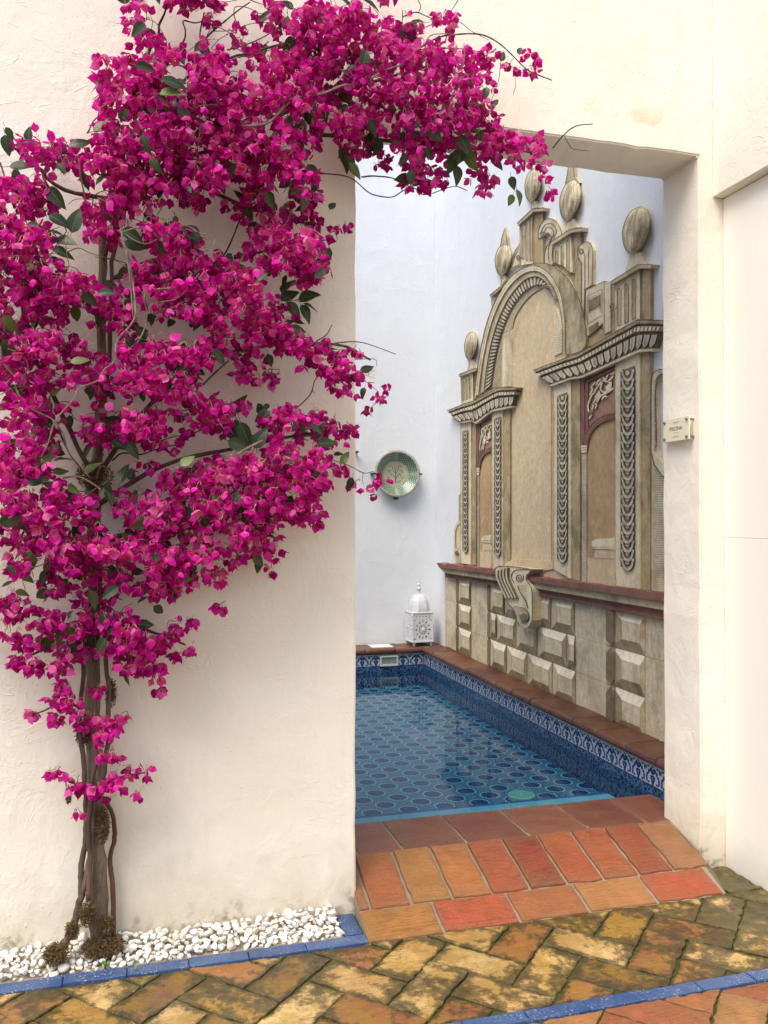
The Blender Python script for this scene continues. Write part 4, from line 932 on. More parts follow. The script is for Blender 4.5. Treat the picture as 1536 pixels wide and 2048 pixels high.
# ------------------------------------------------------------------ lantern
lc = on_y(838, 1281, BY - .136); LW = .228; lan = empty('lantern', (lc.x, BY - .136, ZC)); lan.rotation_euler = (0, 0, R(4)); lan.scale = (.87, .87, 1)
tag(lan, 'white pierced metal lantern standing on the ledge in the corner', 'lantern')
LX, LH0, LH1 = LW/2, .045, .300
def pierced(name, outline, holes, m, parent, mat4, th=.004):
    bm = bmesh.new(); edges = []
    for loop in [outline] + holes:
        vs = [bm.verts.new((x, 0, z)) for x, z in loop]; edges += [bm.edges.new((vs[i], vs[(i+1) % len(vs)])) for i in range(len(vs))]
    bmesh.ops.triangle_fill(bm, use_beauty=True, use_dissolve=False, edges=edges)
    bmesh.ops.solidify(bm, geom=bm.faces[:], thickness=th); bm.transform(mat4)
    return from_bm(name, bm, m, parent)
H_ = LH1 - LH0; holes = []; cz0 = LH0 + .105
for k in range(12):
    a = 2*math.pi*k/12 + .0
    for (r0, r1, w0) in ((.024, .053, .012), (.059, .089, .018)):
        if r1 > .08 and k % 3 == 0 and False: continue
        d = Vector((math.cos(a), math.sin(a))); nrm_ = Vector((-d.y, d.x)); wk = w0 if (k % 2 == 0 or r1 < .06) else w0*.75
        pts = [d*r0, d*(r0*.4 + r1*.6) + nrm_*wk*.55, d*r1, d*(r0*.4 + r1*.6) - nrm_*wk*.55]
        holes.append([(p.x, cz0 + p.y) for p in pts])
for sx in (-1, 1):
    for sz in (-1, 1):
        holes.append([(sx*.092 + .007*math.cos(t), cz0 + sz*.086 + .007*math.sin(t)) for t in [2*math.pi*i/6 for i in range(6)]])
for k in range(5):
    x = -.076 + k*.038; holes.append([(x - .009, LH1 - .026), (x + .009, LH1 - .026), (x, LH1 - .040)]); 
    holes.append([(x - .007, LH1 - .054), (x, LH1 - .048), (x + .007, LH1 - .054), (x, LH1 - .060)])
outl = [(-LX, LH0), (LX, LH0), (LX, LH1), (-LX, LH1)]
for k in range(4):
    pierced('pierced_panel', outl, holes, M['white_metal'], lan, Matrix.Rotation(k*math.pi/2, 4, 'Z') @ Matrix.Translation((0, -LX, 0)))
for sx in (-1, 1):
    for sy in (-1, 1):
        bm = bmesh.new(); box_bm(bm, (sx*LX - .006, sy*LX - .006, LH0 - .004), (sx*LX + .006, sy*LX + .006, LH1 + .004), .002); from_bm('corner_post', bm, M['white_metal'], lan)
        bm = bmesh.new(); r = bmesh.ops.create_cone(bm, cap_ends=True, segments=4, radius1=.012, radius2=.026, depth=.045); bm.transform(Matrix.Translation((sx*(LX - .018), sy*(LX - .018), .0225)) @ Matrix.Rotation(math.pi/4, 4, 'Z')); from_bm('foot', bm, M['white_metal'], lan)
bm = bmesh.new(); box_bm(bm, (-LX - .008, -LX - .008, LH0 - .012), (LX + .008, LX + .008, LH0), .002); box_bm(bm, (-LX - .008, -LX - .008, LH1), (LX + .008, LX + .008, LH1 + .012), .003); from_bm('frame_plates', bm, M['white_metal'], lan)
box('shade_core', (-.07, -.07, LH0 + .002), (.07, .07, LH1 - .002), M['lantern_dark'], lan)  # added dark box: stands in for the shade inside the hollow lantern
bm = bmesh.new(); lathe_bm(bm, [(.112, LH1 + .012), (.113, LH1 + .04), (.108, LH1 + .075), (.094, LH1 + .115), (.068, LH1 + .150), (.034, LH1 + .174), (.014, LH1 + .180)], 8)
bm.transform(Matrix.Rotation(math.pi/8, 4, 'Z')); from_bm('dome', bm, M['white_metal'], lan)
for k in range(8):
    a = math.pi/8 + k*math.pi/4; pr = [(.1135, LH1 + .014), (.1145, LH1 + .04), (.1095, LH1 + .075), (.0955, LH1 + .115), (.0695, LH1 + .150), (.035, LH1 + .174)]
    tube('dome_rib', [(r*math.cos(a), r*math.sin(a), z) for r, z in pr], .003, M['white_metal'], lan, 5)
bm = bmesh.new(); z0 = LH1 + .178
lathe_bm(bm, [(.016, z0), (.022, z0 + .006), (.012, z0 + .014), (.009, z0 + .02), (.020, z0 + .032), (.026, z0 + .045), (.020, z0 + .058), (.008, z0 + .066), (.013, z0 + .074), (.017, z0 + .082), (.012, z0 + .092), (.006, z0 + .098), (.010, z0 + .106), (.005, z0 + .118), (.003, z0 + .140), (.0, z0 + .146)], 14)
from_bm('finial', bm, M['white_metal'], lan, True)
bm = bmesh.new(); lathe_bm(bm, [(.013, 0), (.012, .004), (.006, .010), (0, .012)], 12, (0, 0, 0), 'Y'); bm.transform(Matrix.Translation((0, -LX - .002, cz0)) @ Matrix.Scale(-1, 4, (0, 1, 0))); from_bm('knob', bm, M['white_metal'], lan, True)
for zz in (.12, .24): tube('hinge', [(-LX - .008, -LX + .004, LH0 + zz - .015), (-LX - .008, -LX + .004, LH0 + zz + .015)], .006, M['white_metal'], lan, 8)

# ------------------------------------------------------------------ ceramic plate on the back wall
def ceramic(name, c1, c2): 
    n = NT(name); p = n.pos(); col = n.mix(n.ramp(n.noise(p, 14, 5), [(.35, 0.), (.65, 1.)]), c1, c2); return n.done(col, .22, n.bump(n.noise(p, 30, 3), .06, .005))
M['cer_cream'] = ceramic('plate_cream_glaze', (.34, .335, .24), (.41, .40, .30)); M['cer_green'] = ceramic('plate_green_glaze', (.21, .29, .215), (.29, .36, .28))
M['cer_dark'] = ceramic('plate_dark_green', (.025, .085, .055), (.045, .12, .08)); M['cer_rim'] = ceramic('plate_rim', (.33, .32, .27), (.42, .40, .34)); M['cer_back'] = ceramic('plate_back', (.30, .27, .24), (.36, .33, .29))
pc = on_y(793, 948, BY - .06); PR = .226; plate = empty('ceramic_plate', (pc.x, BY - .001, pc.z)); tag(plate, 'round green and cream ceramic dish hung on the white back wall', 'plate')
plate.rotation_euler = (R(-2.5), 0, 0)
prof = [(0, -.028), (.118, -.026), (.128, -.030), (.196, -.088), (.203, -.093), (.224, -.095), (.226, -.090), (.222, -.082), (.14, -.014), (.10, -.006), (0, -.006)]
def prof_y(r):
    for (a, b) in zip(prof[:5], prof[1:6]):
        if a[0] <= r <= b[0] + 1e-6: return a[1] + (b[1]-a[1])*(r-a[0])/((b[0]-a[0]) or 1)
    return -.095
for nm, seg_, mm in (('well', prof[0:3], 'cer_cream'), ('bowl_side', prof[2:5], 'cer_green'), ('rim', prof[4:7], 'cer_rim'), ('back', prof[6:], 'cer_back')):
    bm = bmesh.new(); rings = [[bm.verts.new((r*math.cos(2*math.pi*k/64), y, r*math.sin(2*math.pi*k/64))) for k in range(64)] if r > 0 else [bm.verts.new((0, y, 0))] for r, y in seg_]
    for a, b in zip(rings[:-1], rings[1:]):
        for k in range(64):
            f = [a[k % len(a)], a[(k+1) % len(a)], b[(k+1) % len(b)], b[k % len(b)]]; f = list(dict.fromkeys(f)); bm.faces.new(f)
    from_bm(nm, bm, M[mm], plate, True)
def glaze_line(pts, wd, m, V, Fc, lift=.0012):   # pts in polar (r, theta)
    xy = [Vector((r*math.cos(t), r*math.sin(t))) for r, t in pts]; i0 = len(V); n = len(xy)
    for i in range(n):
        t = (xy[min(i+1, n-1)] - xy[max(i-1, 0)]).normalized(); nn = Vector((-t.y, t.x))*wd/2*(.55 if i in (0, n-1) else 1)
        for s in (1, -1):
            q_ = xy[i] + nn*s; V.append((q_.x, prof_y(min(q_.length, .2239)) - lift, q_.y))
    for i in range(n-1): Fc.append((i0+2*i, i0+2*i+1, i0+2*i+3, i0+2*i+2))
V, Fc = [], []
for qd in range(4):
    a0, a1 = qd*math.pi/2 + math.pi/4 - .70, qd*math.pi/2 + math.pi/4 + .70
    for r0 in (.138, .156, .174, .191):
        n_ = 13; glaze_line([(r0 + (.0085 if i % 2 else -.0060), a0 + (a1-a0)*i/(n_-1)) for i in range(n_)], .0075, None, V, Fc)
mesh('zigzag_glaze', V, Fc, M['cer_dark'], plate)
V, Fc = [], []
pol = lambda x, z: (math.hypot(x, z), math.atan2(z, x))
for s in (-1, 1):
    for pts in ([(0, -.09), (s*.004, -.03), (0, .03), (s*.012, .07)], [(s*.01, -.08), (s*.035, -.075), (s*.048, -.055)], [(0, -.05), (s*.018, -.02), (s*.035, .0), (s*.05, -.01), (s*.045, -.025)], [(0, .0), (s*.02, .03), (s*.03, .06), (s*.022, .075)], [(s*.04, .03), (s*.06, .035), (s*.068, .02), (s*.055, .012)], [(s*.055, -.03), (s*.07, -.04), (s*.075, -.02)], [(s*.03, .085), (s*.05, .075), (s*.06, .06)]):
        cv = curve2(pts, 5); glaze_line([pol(*p) for p in cv], .0075, None, V, Fc)
glaze_line([(.1215, 2*math.pi*i/60) for i in range(61)], .003, None, V, Fc)
M['cer_leaf'] = ceramic('plate_leaf_green', (.07, .16, .10), (.12, .22, .15)); mesh('flower_glaze', V, Fc, M['cer_leaf'], plate)
def hook(name, base_xz, d, parent=None):
    x, z = base_xz; bm = bmesh.new(); dx, dz = d
    hx, hz = (.008, .008)
    box_bm(bm, (min(x, x + dx*.028) - (hx if dx == 0 else 0), BY - .10, min(z, z + dz*.028) - (hz if dz == 0 else 0)), (max(x, x + dx*.028) + (hx if dx == 0 else 0), BY, max(z, z + dz*.028) + (hz if dz == 0 else 0)), .001)
    return from_bm(name, bm, M['iron'])
for d in ((1, 0), (-1, 0), (0, -1)):
    h = hook('hook', (pc.x + d[0]*(PR - .012), pc.z + d[1]*(PR - .012)), d); h.parent = plate; h.matrix_parent_inverse = (Matrix.Translation(plate.location) @ plate.rotation_euler.to_matrix().to_4x4()).inverted()
hp = on_y(714, 904, BY - .08); hk = hook('iron_hook', (hp.x - .015, hp.z), (1, 0)); tag(hk, 'small black iron hook on the back wall beside the doorway edge', 'hook')

# ------------------------------------------------------------------ gravel bed
gb = box('gravel_bed', (-1.3, 2.936, -.02), (.666, WY - .002, -.002), M['soil']); tag(gb, kind='structure')
def pebble_mesh(i):
    bm = bmesh.new(); bmesh.ops.create_icosphere(bm, subdivisions=1 if i > 6 else 2, radius=1); r = random.Random(i)
    sx, sy, sz = r.uniform(.85, 1.35), r.uniform(.7, 1.05), r.uniform(.6, .9)
    ks = [(Vector((r.gauss(0, 1), r.gauss(0, 1), r.gauss(0, 1))).normalized(), r.uniform(.35, .72)) for _ in range(9)]
    for v in bm.verts:
        for d, h in ks:
            e = v.co.dot(d) - h
            if e > 0: v.co -= d*e*.97
        v.co = Vector((v.co.x*sx, v.co.y*sy, v.co.z*sz))
    me = bpy.data.meshes.new('pebble'); bm.to_mesh(me); bm.free(); me.materials.append(M['pebble']); return me
pm = [pebble_mesh(i) for i in range(7)]; spots = []
for layer in range(2):
    tries = 0; placed = []
    while tries < 9000:
        tries += 1; x = random.uniform(-.75, .655); y = random.uniform(2.945, 3.090); r = min(.023, max(.008, random.gauss(.0150, .0038)))
        if layer == 1 and random.random() < .3: continue
        if all((x-a)**2 + (y-b)**2 > (.80*(r + c))**2 for a, b, c in placed[-900:]): placed.append((x, y, r))
    for x, y, r in placed:
        rise = .020*min(1, max(0, (y - 2.945)/.08)) + .008*math.sin(x*9)*math.sin(y*30)
        spots.append((x, y, -.004 + r*.5 + layer*.015 + rise*(layer+1)*.5, r))
spots.sort(key=lambda s: -(s[2]*14 + (-s[1])*.8 + s[3]*10 + (5 if s[0] > -.52 else 0)))
V, Fc, T = [], [], []
for i, (x, y, z, r) in enumerate(spots):
    me = pm[i % 7]; rot = (random.uniform(-.4, .4), random.uniform(-.4, .4), random.uniform(0, 6.28))
    if i < 300:
        o = bpy.data.objects.new('pebble', me); link(o, gb); o.location = (x, y, z); o.rotation_euler = rot; o.scale = (r, r, r)
    else:
        from mathutils import Euler
        m4 = Matrix.Translation((x, y, z)) @ Euler(rot).to_matrix().to_4x4() @ Matrix.Scale(r, 4); b = len(V)
        V += [m4 @ v.co for v in me.vertices]; Fc += [tuple(b + k for k in p.vertices) for p in me.polygons]; T += [random.random()]*len(me.vertices)
o = mesh('pebble_mass', V, Fc, M['pebble'], gb, None, False); o['kind'] = 'stuff'
at = o.data.attributes.new('tint', 'FLOAT', 'POINT'); at.data.foreach_set('value', T)

# ------------------------------------------------------------------ bougainvillea
tree = empty('bougainvillea', (-.19, 3.04, 0)); tag(tree, 'magenta flowering bougainvillea trained up the cream wall beside the doorway', 'flowering tree')
TINV = Matrix.Translation(tree.location).inverted()
def tadopt(o): o.parent = tree; o.matrix_parent_inverse = TINV; return o
def bark_mat(name, c1, c2, c3):
    n = NT(name); p = n.pos(); st = n.noise(n.scale(p, (9, 9, 1.2)), 8, 6, .7, .6); bl = n.noise(p, 9, 4)
    col = n.ramp(st, [(.3, c1), (.5, c2), (.7, c3)]); col = n.mix(n.math('MULTIPLY', n.ramp(bl, [(.5, 0.), (.7, 1.)]), .5), col, c1)
    return n.done(col, .8, n.bump(n.math('ADD', st, n.math('MULTIPLY', n.noise(n.scale(p, (30, 30, 3)), 4, 5, .7), .8)), 1.0, .016))
M['trunk'] = bark_mat('grey_bark', (.10, .072, .046), (.235, .175, .118), (.36, .29, .20)); M['vine'] = bark_mat('brown_vine', (.062, .041, .029), (.14, .092, .064), (.23, .155, .11))
M['cane'] = bark_mat('russet_cane', (.10, .045, .02), (.19, .09, .045), (.26, .14, .07)); M['pale_twig'] = bark_mat('pale_twig', (.16, .10, .075), (.32, .22, .17), (.46, .36, .29))
M['dark_twig'] = bark_mat('dark_twig', (.022, .014, .012), (.045, .028, .022), (.075, .05, .04)); M['moss'] = simple('dry_moss', (.125, .078, .032), .95, .5, 60)
def TP(px, off): v = on_y(px[0], px[1], WY - off); return v
def taper(n, r0, r1): return [r0 + (r1-r0)*i/(n-1) for i in range(n)]
K6 = lambda x, y: (x/2.021, 1500 + y/2.021)
def knobbly(pts, r0, r1, name, m, n=10, sub=5, wob=.004, rw=.12):
    s_ = spline(pts, sub); s_ = [p + Vector((random.gauss(0, wob), random.gauss(0, wob*.6), 0)) for p in s_]
    rr = [r*(1 + random.uniform(-rw, rw)) for r in taper(len(s_), r0, r1)]
    return tadopt(tube(name, s_, rr, m, None, n))
knobbly([TP(p, .055) for p in ((200, 1905), (198, 1850), (196, 1740), (192, 1620), (186, 1480), (186, 1330), (190, 1180), (188, 1060), (184, 960))], .031, .021, 'trunk', M['trunk'], 14, 6, .002, .09)
knobbly([TP(p, .05) for p in ((186, 1000), (198, 860), (202, 700), (204, 560), (206, 440))], .018, .013, 'trunk', M['trunk'], 10, 5, .0015, .05)
knobbly([TP(p, o_) for p, o_ in (((100, 1915), .13), ((128, 1885), .12), ((150, 1845), .10), ((155, 1815), .10), ((168, 1775), .11), ((182, 1700), .11), ((188, 1610), .11), ((205, 1560), .12), ((218, 1440), .11), ((212, 1300), .10), ((205, 1180), .09))], .0135, .007, 'vine_stem', M['vine'], 10, 6, .0015, .06)
knobbly([TP(p, .10) for p in ((163, 1790), (161, 1735), (170, 1690), (172, 1620), (168, 1540), (160, 1440), (168, 1330), (178, 1200))], .010, .007, 'vine_stem', M['vine'], 8, 6, .0015, .06)
knobbly([TP(p, .12) for p in ((176, 1800), (180, 1720), (176, 1640), (186, 1560), (196, 1500), (188, 1400), (196, 1280), (190, 1150))], .0085, .006, 'vine_stem', M['vine'], 8, 6, .0015, .06)
knobbly([TP(p, .05) for p in ((227, 1880), (226, 1780), (220, 1720), (229, 1675), (225, 1630), (212, 1605), (200, 1590))], .0085, .007, 'cane', M['cane'], 8, 6, .0006, .04)
def moss(px, off, rx, rz_, n=420, name='moss_clump'):
    V, Fc = [], []; c = TP(px, off)
    for i in range(n*3):
        d = Vector((random.gauss(0, 1), random.gauss(0, 1), random.gauss(0, 1))).normalized(); f = random.random()**.5
        p = c + Vector((d.x*rx*f, d.y*min(rx, .05)*f, d.z*rz_*f)); q_ = p + (d + Vector((random.gauss(0, .8), random.gauss(0, .8), random.gauss(-.2, .8)))).normalized()*random.uniform(.004, .012)
        s_ = Vector((random.gauss(0, 1), random.gauss(0, 1), random.gauss(0, 1))).normalized()*.0010; b = len(V); V += [p - s_, p + s_, q_]; Fc.append((b, b+1, b+2))
        mid = p.lerp(q_, .5) + s_*3; V.append(mid); Fc.append((b+1, b+3, b+2))
    return tadopt(mesh(name, V, Fc, M['moss']))
for px, off, rx, rz_, n in (((205, 1650), .11, .022, .065, 700), ((174, 1828), .12, .026, .042, 600), ((205, 1893), .10, .072, .032, 1500), ((112, 1908), .14, .040, .034, 900), ((145, 1860), .12, .022, .03, 400), ((137, 1590), .1, .008, .03, 160), ((190, 950), .12, .06, .05, 900), ((165, 1470), .09, .02, .04, 300), ((222, 1385), .09, .018, .05, 300), ((212, 1850), .09, .03, .03, 400), ((420, 1892), .10, .012, .012, 220)):
    moss(px, off, rx, rz_, n)

# limbs and twigs read off the photograph, each at its own distance from the wall
D1 = lambda pts: [(x/2.4, y/2.4) for x, y in pts]; D2 = lambda pts: [(560 + x/2.4, y/2.4) for x, y in pts]
D3 = lambda pts: [(x/3.84, 500 + y/3.84) for x, y in pts]; D4 = lambda pts: [(350 + x/3.072, 500 + y/3.072) for x, y in pts]
limbs = [
 ([(190, 1000), (215, 760), (225, 560), (240, 400), (270, 290), (330, 200), (420, 130), (560, 90)], .07, .18, .008, .004),
 ([(206, 520), (260, 400), (330, 330), (450, 290), (620, 200), (800, 150), (930, 110)], .07, .22, .008, .004),
 ([(450, 290), (620, 270), (760, 280), (900, 295), (1000, 300), (1085, 305)], .14, .18, .009, .003),
 ([(188, 960), (110, 800), (60, 680), (25, 520), (5, 420)], .09, .16, .009, .004),
 ([(195, 960), (290, 820), (400, 730), (540, 690), (680, 690), (740, 720)], .09, .17, .009, .004),
 ([(195, 1010), (330, 930), (480, 895), (600, 870), (690, 860)], .09, .18, .009, .004),
 ([(195, 1080), (320, 1060), (460, 1050), (600, 1020)], .10, .17, .011, .004),
 ([(185, 1270), (240, 1250), (320, 1270), (370, 1290)], .09, .15, .009, .003),
 ([(180, 1280), (110, 1290), (50, 1315)], .09, .15, .009, .003), ([(185, 1100), (100, 1060), (20, 1000)], .09, .16, .011, .004),
 ([(178, 1440), (140, 1405), (70, 1428)], .09, .13, .006, .002), ([(190, 1580), (130, 1560), (95, 1545)], .09, .14, .005, .002), ([(195, 1580), (240, 1555), (290, 1545)], .10, .14, .005, .002),
 ([(225, 560), (310, 520), (420, 520), (540, 500), (650, 480)], .10, .18, .010, .003), ([(330, 330), (460, 400), (580, 440), (650, 450)], .12, .18, .008, .003),
 ([(240, 400), (130, 380), (60, 320), (20, 290)], .10, .17, .009, .003), ([(300, 250), (290, 140), (320, 50), (340, 0)], .12, .18, .007, .003)]
for pts, o0, o1, r0, r1 in limbs:
    n = len(pts); knobbly([TP(p, o0 + (o1-o0)*i/(n-1)) for i, p in enumerate(pts)], r0, r1, 'branch', M['dark_twig'] if r0 < .008 else M['vine'], 7, 5, .003)
twigs = [
 (D3([(970, 0), (1000, 130), (1020, 250), (1040, 480), (1000, 580), (900, 700), (880, 850), (800, 920), (760, 1000), (610, 1060), (570, 1140), (500, 1220), (420, 1320), (370, 1480), (310, 1600)]), .40, 3.2, 'pale_twig'),
 (D3([(1350, 290), (1150, 310), (1110, 370), (1130, 500), (1100, 630), (1040, 750), (1070, 880)]), .39, 2.6, 'pale_twig'), (D3([(1530, 180), (1440, 300), (1340, 380), (1180, 410), (1130, 480)]), .38, 2.0, 'pale_twig'),
 (D3([(0, 740), (30, 870), (130, 1000), (120, 1060), (190, 1180), (280, 1240), (400, 1300), (480, 1400), (520, 1530), (620, 1660), (690, 1750)]), .37, 3.0, 'pale_twig'), (D3([(480, 1750), (600, 1740), (720, 1800), (780, 1850)]), .30, 3.4, 'pale_twig'),
 (D3([(60, 760), (140, 790), (210, 870), (190, 960), (130, 1000)]), .37, 2.0, 'pale_twig'), (D3([(490, 1030), (390, 1120), (350, 1190), (290, 1260), (240, 1390)]), .34, 1.8, 'vine'),
 (D1([(640, 1530), (620, 1300), (585, 1130), (600, 1110), (680, 1090), (730, 1110), (770, 1140), (830, 1090), (900, 1085), (960, 1120), (1010, 1130), (1030, 1165), (980, 1190)]), .38, 2.4, 'pale_twig'),
 (D1([(600, 1120), (640, 1150), (700, 1170), (770, 1140)]), .38, 1.8, 'pale_twig'), (D1([(1040, 1280), (1100, 1180), (1160, 1040), (1200, 1010)]), .14, 3.0, 'dark_twig'),
 (D2([(0, 540), (50, 480), (200, 450), (300, 410), (400, 395), (500, 340), (590, 310)]), .40, 4.4, 'pale_twig'), (D2([(405, 390), (440, 395), (475, 408)]), .40, 2.4, 'pale_twig'),
 (D1([(1160, 605), (1240, 600), (1300, 580), (1360, 520), (1420, 475), (1536, 450)]), .40, 3.6, 'pale_twig'),
 (D2([(180, 830), (330, 850), (420, 920), (470, 940), (540, 945), (600, 910), (640, 900), (700, 935), (830, 895), (900, 915)]), .14, 2.6, 'vine'), (D2([(390, 850), (450, 845), (540, 855), (600, 885), (650, 905)]), .15, 3.0, 'vine'),
 (D2([(670, 230), (760, 180), (850, 165), (960, 165), (1040, 200), (1110, 260), (1180, 330), (1240, 360), (1305, 385)]), .12, 3.2, 'dark_twig'), (D2([(1310, 710), (1360, 650), (1420, 605), (1500, 595)]), .14, 2.6, 'dark_twig'), (D2([(1365, 655), (1400, 710), (1440, 720), (1485, 725)]), .14, 1.5, 'dark_twig'),
 (D2([(590, 80), (630, 65), (660, 60), (720, 85), (760, 100)]), .12, 2.4, 'dark_twig'), (D2([(662, 0), (675, 30), (665, 60)]), .12, 1.8, 'dark_twig'), (D2([(855, 0), (830, 40), (800, 80)]), .12, 1.8, 'dark_twig'),
 (D2([(700, 130), (780, 100), (860, 105), (920, 150), (1000, 190)]), .14, 1.6, 'dark_twig'), (D2([(1060, 300), (1050, 380), (1030, 440), (990, 550)]), .14, 1.4, 'dark_twig'), (D2([(1125, 340), (1130, 410), (1118, 455)]), .14, 1.2, 'dark_twig'), (D2([(650, 240), (760, 232), (880, 235), (960, 250)]), .16, 2.4, 'dark_twig'),
 (D1([(830, 250), (880, 200), (890, 150), (880, 100), (940, 110), (1000, 90)]), .12, 3.0, 'dark_twig'), (D1([(950, 230), (1010, 160), (1070, 110), (1130, 60), (1200, 10)]), .12, 3.4, 'vine'), (D1([(980, 60), (960, 160), (965, 230)]), .12, 2.6, 'dark_twig'), (D1([(1090, 240), (1180, 215), (1260, 180), (1330, 140)]), .13, 2.6, 'vine'), (D1([(1020, 150), (1120, 145), (1200, 115), (1310, 105)]), .12, 1.6, 'dark_twig'), (D1([(1070, 310), (1130, 280), (1200, 260), (1290, 200)]), .12, 2.2, 'vine'), (D1([(1200, 0), (1260, 20), (1340, 30)]), .12, 1.6, 'dark_twig'), (D1([(990, 20), (1080, 10), (1140, 0)]), .12, 1.6, 'dark_twig'), (D1([(420, 640), (450, 580), (490, 545)]), .10, 3.0, 'vine'), (D1([(0, 780), (20, 850), (0, 900)]), .14, 3.4, 'vine'), (D1([(50, 620), (60, 650), (80, 680)]), .14, 2.2, 'dark_twig'), (D1([(378, 760), (390, 860), (415, 980)]), .34, 3.0, 'vine'), (D1([(950, 760), (930, 830), (915, 900), (912, 960)]), .34, 2.0, 'vine'), (D1([(965, 600), (950, 700), (950, 760)]), .36, 2.2, 'vine'),
 (D4([(540, 590), (700, 560), (900, 590), (1000, 570), (1130, 565), (1250, 600), (1355, 640)]), .14, 2.4, 'vine'), (D4([(870, 560), (930, 520), (965, 460)]), .14, 2.2, 'dark_twig'), (D4([(730, 1010), (740, 980), (830, 890), (860, 800), (900, 765)]), .14, 2.2, 'dark_twig'), (D4([(845, 865), (858, 880)]), .14, 1.4, 'dark_twig'),
 (D4([(910, 1280), (1000, 1300), (1080, 1330), (1160, 1370), (1220, 1360)]), .15, 1.8, 'dark_twig'), (D4([(1155, 1370), (1150, 1420), (1160, 1440)]), .15, 1.2, 'dark_twig'), (D4([(1150, 670), (1230, 672), (1240, 715)]), .15, 1.2, 'dark_twig'), (D4([(1150, 790), (1200, 830), (1250, 870)]), .15, 1.2, 'dark_twig'), (D4([(380, 1260), (450, 1215), (540, 1170)]), .33, 5.0, 'pale_twig'), (D4([(170, 830), (250, 750), (330, 680)]), .20, 3.6, 'vine'), (D4([(0, 1195), (150, 1110), (250, 1100)]), .13, 2.6, 'dark_twig'), (D4([(0, 990), (60, 985), (130, 960)]), .13, 2.6, 'dark_twig'), (D4([(570, 330), (640, 345), (720, 310), (780, 320)]), .15, 1.4, 'dark_twig'),
 (D3([(860, 1620), (940, 1560), (1080, 1570), (1200, 1530), (1380, 1490)]), .12, 2.6, 'dark_twig'), (D3([(1080, 1500), (1220, 1470), (1350, 1430), (1500, 1430)]), .12, 2.2, 'dark_twig'), (D3([(180, 1270), (300, 1340), (360, 1400), (380, 1500)]), .12, 4.4, 'vine'), (D3([(440, 1320), (480, 1450), (560, 1600), (680, 1740)]), .2, 3.8, 'vine'), (D3([(790, 1560), (760, 1680), (740, 1760)]), .2, 3.6, 'vine')]
for pts, off, wpx, mk in twigs:
    n = len(pts); q = [TP(p, off + random.uniform(-.015, .015)) for p in pts]; s_ = spline(q, 5); r = wpx*.00102
    rr = [r*(1 + random.uniform(-.15, .15))*(1 - .35*i/len(s_)) for i in range(len(s_))]
    tadopt(tube('twig', s_, rr, M[mk], None, 6))

for k in range(46):       # wiry bare shoots wandering over the crown
    u, v = random.choice(((random.uniform(20, 560), random.uniform(260, 1150)), (random.uniform(250, 960), random.uniform(20, 330))))
    a = random.uniform(0, 6.28); off = random.uniform(.18, .40); pts = [(u, v)]
    for j in range(random.randint(4, 7)):
        a += random.gauss(0, .75); u += 26*math.cos(a); v += 24*math.sin(a); pts.append((u, v))
    if max(p[0] for p in pts) > 660 and max(p[1] for p in pts) > 250: continue
    s_ = spline([TP(p, off + .02*math.sin(j)) for j, p in enumerate(pts)], 4); tadopt(tube('twig', s_, taper(len(s_), .0019, .0009), M[random.choice(('pale_twig', 'vine', 'dark_twig'))], None, 5))

# petals and leaves
def bract_mat():
    n = NT('magenta_bract'); a = n.attr('tint'); t = a.outputs['Fac']; r = n.rnd(); b = n.attr('along').outputs['Fac']
    tt = n.math('FRACT', n.math('ADD', t, n.math('MULTIPLY', r, 3.)))
    col = n.ramp(tt, [(0., (.31, .002, .125)), (.25, (.49, .003, .215)), (.58, (.63, .006, .315)), (.82, (.70, .022, .385)), (.95, (.80, .17, .48)), (1., (.64, .012, .21))])
    col = n.mix(n.math('MULTIPLY', n.ramp(b, [(.0, 1.), (.32, 0.)]), .62), col, n.ramp(tt, [(0., (.58, .09, .22)), (.6, (.74, .24, .34)), (1., (.76, .33, .20))]))
    vn = n.noise(n.pos(), 260, 3, .6); nr = n.bump(vn, .25, .003)
    d = n.done(col, .6, nr, Specular_IOR_Level=.12)
    tl = n.n('ShaderNodeBsdfTranslucent'); n.put(tl.inputs[0], n.mix(.25, col, (.88, .005, .41))); mx = n.n('ShaderNodeMixShader'); mx.inputs[0].default_value = .34
    n.t.links.new(n.b.outputs[0], mx.inputs[1]); n.t.links.new(tl.outputs[0], mx.inputs[2]); n.t.links.new(mx.outputs[0], n.out.inputs[0]); return d
M['bract'] = bract_mat()
M['stamen'] = simple('orange_stamen', (.75, .26, .02), .6, .25); M['pedicel'] = simple('pale_pedicel', (.50, .27, .22), .6, .2)
def leaf_mat():
    n = NT('bougainvillea_leaf'); r = n.rnd(); t = n.math('FRACT', n.math('ADD', n.attr('tint').outputs['Fac'], n.math('MULTIPLY', r, 5.)))
    col = n.ramp(t, [(0., (.014, .028, .010)), (.35, (.026, .046, .015)), (.62, (.022, .040, .022)), (.82, (.055, .088, .022)), (.93, (.12, .17, .03)), (1., (.05, .07, .04))])
    v = n.math('ABSOLUTE', n.attr('across').outputs['Fac']); col = n.mix(n.math('MULTIPLY', n.ramp(v, [(.02, 1.), (.10, 0.)]), .5), col, (.16, .20, .09))
    n.done(col, .42, n.bump(n.noise(n.pos(), 140, 3), .2, .004), Specular_IOR_Level=.4)
    tl = n.n('ShaderNodeBsdfTranslucent'); n.put(tl.inputs[0], (.10, .20, .03)); mx = n.n('ShaderNodeMixShader'); mx.inputs[0].default_value = .16
    n.t.links.new(n.b.outputs[0], mx.inputs[1]); n.t.links.new(tl.outputs[0], mx.inputs[2]); n.t.links.new(mx.outputs[0], n.out.inputs[0]); return n.m
M['leaf'] = leaf_mat()
